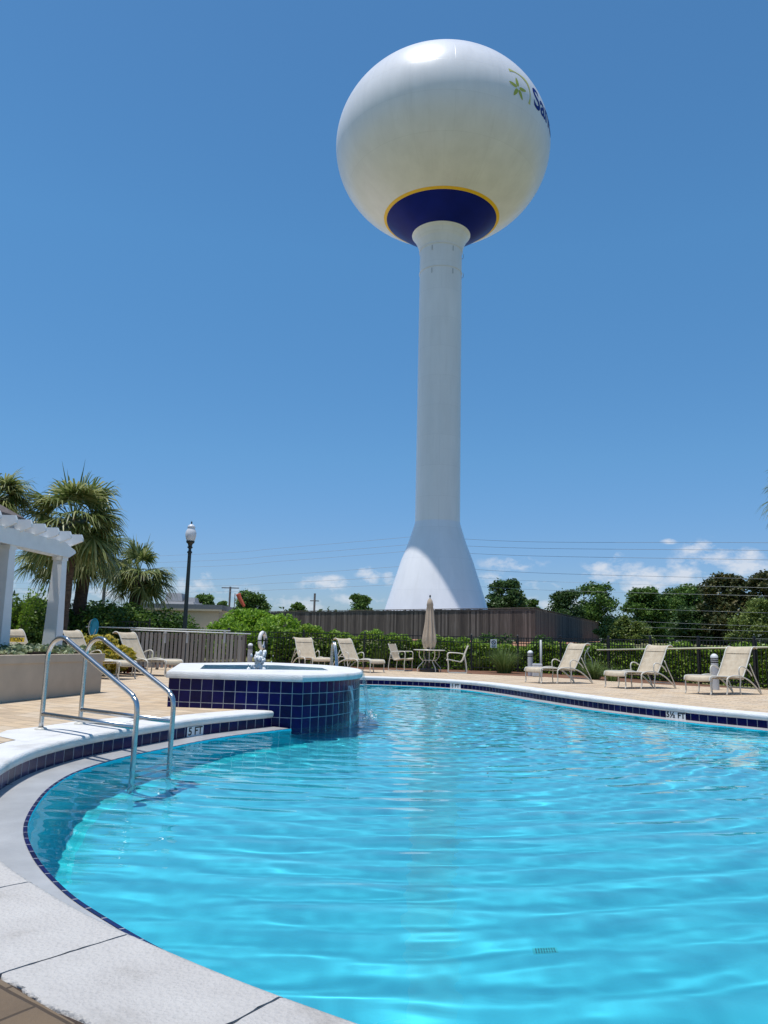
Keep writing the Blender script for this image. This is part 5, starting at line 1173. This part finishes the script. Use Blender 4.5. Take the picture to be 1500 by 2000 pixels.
# ------------------------------------------------------------------ distant buildings, poles, wires, windsock
Yb = 70; a0 = at(285, 1190, Yb); a1 = at(428, 1195, Yb); zb_ = at(330, 1189, Yb).z
hb = tag(empty('low_building', ((a0.x+a1.x)/2, Yb+4, 0)), 'long low beige building with a flat grey roof behind the lamp post', 'building'); Wb = a1.x-a0.x
mb = MB(); mb.box((0, 0, zb_/2), (Wb, 8, zb_)); mb.build('wall', M['beige'], hb)
mb = MB(); mb.box((0, 0, zb_+.22), (Wb+.6, 8.6, .44)); mb.build('roof', M['roofgrey'], hb)
mb = MB(); mb.box((0, -4.32, zb_-.05), (Wb+.6, .05, .16)); mb.build('fascia', M['beige'], hb)
Yc = 84; cA = at(328, 1180, Yc); cB = at(384, 1180, Yc); hc = tag(empty('cupola_building', ((cA.x+cB.x)/2, Yc, 0)), 'taller building with a stepped grey hip roof behind the low beige one', 'building'); Wc = cB.x-cA.x; z1 = cA.z; zt3 = at(345, 1163, Yc).z
mb = MB(); mb.box((0, 0, (z1-.2)/2), (Wc, 4, z1-.2)); mb.build('wall', M['roofgrey'], hc)
mb = MB(); mb.box((0, 0, z1+.05), (Wc+.5, 4.4, .35), top=.93); mb.box((-Wc*.22, 0, (z1+zt3)/2+.25), (Wc*.62, 2.4, zt3-z1-.1), top=.82); mb.box((Wc*.32, 0, z1+.45), (Wc*.4, 2, .6), top=.8); mb.build('roof', plain('pale_grey_roof', (.30, .30, .31), .6), hc)
def upole(px, top, Y_, label, r_=.12, arm=None):
    t_ = at(px, top, Y_); o = tag(empty('utility_pole', (t_.x, Y_, 1)), label, 'utility pole', 'utility poles on the horizon'); mb = MB(); mb.tube([(0, 0, 0), (0, 0, t_.z-1)], r_, 8); mb.build('shaft', M['pole'], o)
    if arm: mb = MB(); mb.box((0, 0, t_.z-1-arm[1]), (arm[0], .12, .12)); mb.build('crossarm', M['pole'], o)
    return o
upole(450, 1146, 98, 'short utility pole with a crossarm left of the windsock', .13, (2.2, .15)); upole(615, 1159, 104, 'thin bare utility pole standing over the board fence', .14, (1.2, 1.0))
upole(205, 1136, 60, 'utility pole between the two right hand palms', .13); upole(281, 1122, 56, 'utility pole seen through the small palm crown', .12)
w0 = at(462, 1163, 66); wsk = tag(empty('windsock', (at(459, 1160, 66).x, 66, 1)), 'orange red windsock hanging limp from a thin mast', 'windsock'); zz0 = at(459, 1159, 66).z-1
mb = MB(); mb.tube([(0, 0, 0), (0, 0, zz0)], .035, 6); mb.build('mast', M['pole'], wsk)
def wp(px, py): q = at(px, py, 66); return (q.x-wsk.location.x, 0, q.z-1)
mb = MB(); mb.tube(cr([wp(465, 1160), wp(468, 1168), wp(473, 1177), wp(477, 1184)], 4), np.linspace(.21, .11, 13).tolist(), 10); mb.build('sock', M['red'], wsk, True)
GW = 'power lines crossing behind the tower'
WL_ = [((330, 1085), (855, 1044), 'topmost wire left of the tower'), ((330, 1098), (855, 1059), 'second wire from the top left of the tower'), ((330, 1109), (855, 1072), 'third wire from the top left of the tower'),
       ((330, 1134), (855, 1101), 'fourth wire from the top left of the tower, below the wide gap'), ((330, 1146), (855, 1122), 'fifth wire from the top left of the tower'), ((330, 1157), (855, 1138), 'sixth and lowest wire left of the tower')]
for (a, b, lb) in WL_:
    A_ = at(a[0]-700, a[1]+26+(a[1]-1085)*-.3, 150); A1 = at(a[0], a[1], 104); B_ = at(b[0], b[1], 74); simple_tube('power_line', [tuple(x) for x in cr([tuple(A_), tuple(A1), tuple((A1+B_)/2+Vector((0, 0, -.15))), tuple(B_)], 5)], .013, M['wire'], lb, 'power line', GW)
WR_ = [(1050, 1058.5, 1060, 0, 'topmost wire right of the tower'), (1064, 1071, 1075, 0, 'second wire from the top right of the tower'), (1078, 1086, 1093.5, 0, 'third wire from the top right of the tower'),
       (1107, 1119, 1131, 0, 'fourth wire right of the tower, crossing the white cloud'), (1122, 1135, 1148, 1, 'fifth wire right of the tower, crossing the magnolia'), (1140, 1152, 1164, 1, 'sixth wire right of the tower, above the tree crowns')]
for (y0_, y1_, y2_, br_, lb) in WR_:
    Yw = 63.5; A_ = at(855, y0_, 74) if not br_ else at(855, y0_, 66); B1 = at(1050, y1_, 64 if not br_ else 56); B2 = at(1500, y2_, 50 if not br_ else 46); B3 = at(1900, y2_+9, 42)
    simple_tube('power_line', [tuple(x) for x in cr([tuple(A_), tuple(B1), tuple(B2), tuple(B3)], 6)], .012 if not br_ else .007, M['wire'] if not br_ else M['lightwire'], lb, 'power line', 'power lines right of the tower')
for k, (y1_, y2_, lb) in enumerate([(1187, 1195, 'bright wire crossing the middle of the dark trees'), (1211, 1221, 'bright wire low across the tree line'), (1222, 1231, 'bright wire just above the fence tops at right'), (1239, 1246, 'lowest bright wire skimming the fence at right')]):
    A_ = at(1180, y1_, 62); B2 = at(1430, y2_, 48); B3 = at(1900, y2_+14, 40); simple_tube('power_line', [tuple(x) for x in cr([tuple(A_), tuple(B2), tuple(B3)], 6)], .006, M['lightwire'], lb, 'power line', 'bright wires in front of the trees')

# fallen leaves on the water and the gutter
for k, (px, py, z, sz, a_, lb) in enumerate([(8, 1534, -.196, .07, .4, 'curled brown leaf lying on the pool gutter at the left edge'), (953, 1511, -.203, .045, 1.2, 'small dark leaf floating in the middle of the pool'), (999, 1524, -.203, .03, 2.2, 'smaller leaf floating just right of the mid pool leaf')]):
    g_ = gnd(px, py, z); mb = MB(); pts_ = [(-.5, 0, 0), (-.2, .2, .06), (.2, .22, .08), (.55, 0, .02), (.2, -.2, .10), (-.2, -.18, .07), (0, 0, -.0)]
    mb.add([(x*sz, y*sz, z_*sz*1.5+.002) for x, y, z_ in pts_], [(0, 6, 1), (1, 6, 2), (2, 6, 3), (3, 6, 4), (4, 6, 5), (5, 6, 0)]); mb.tube([(.5*sz, 0, .004), (.85*sz, .05*sz, .004)], .001, 4)
    o = mb.build('fallen_leaf', M['leafbrown']); o.location = g_; o.rotation_euler = (0, 0, a_); tag(o, lb, 'leaf', 'fallen leaves in the pool')
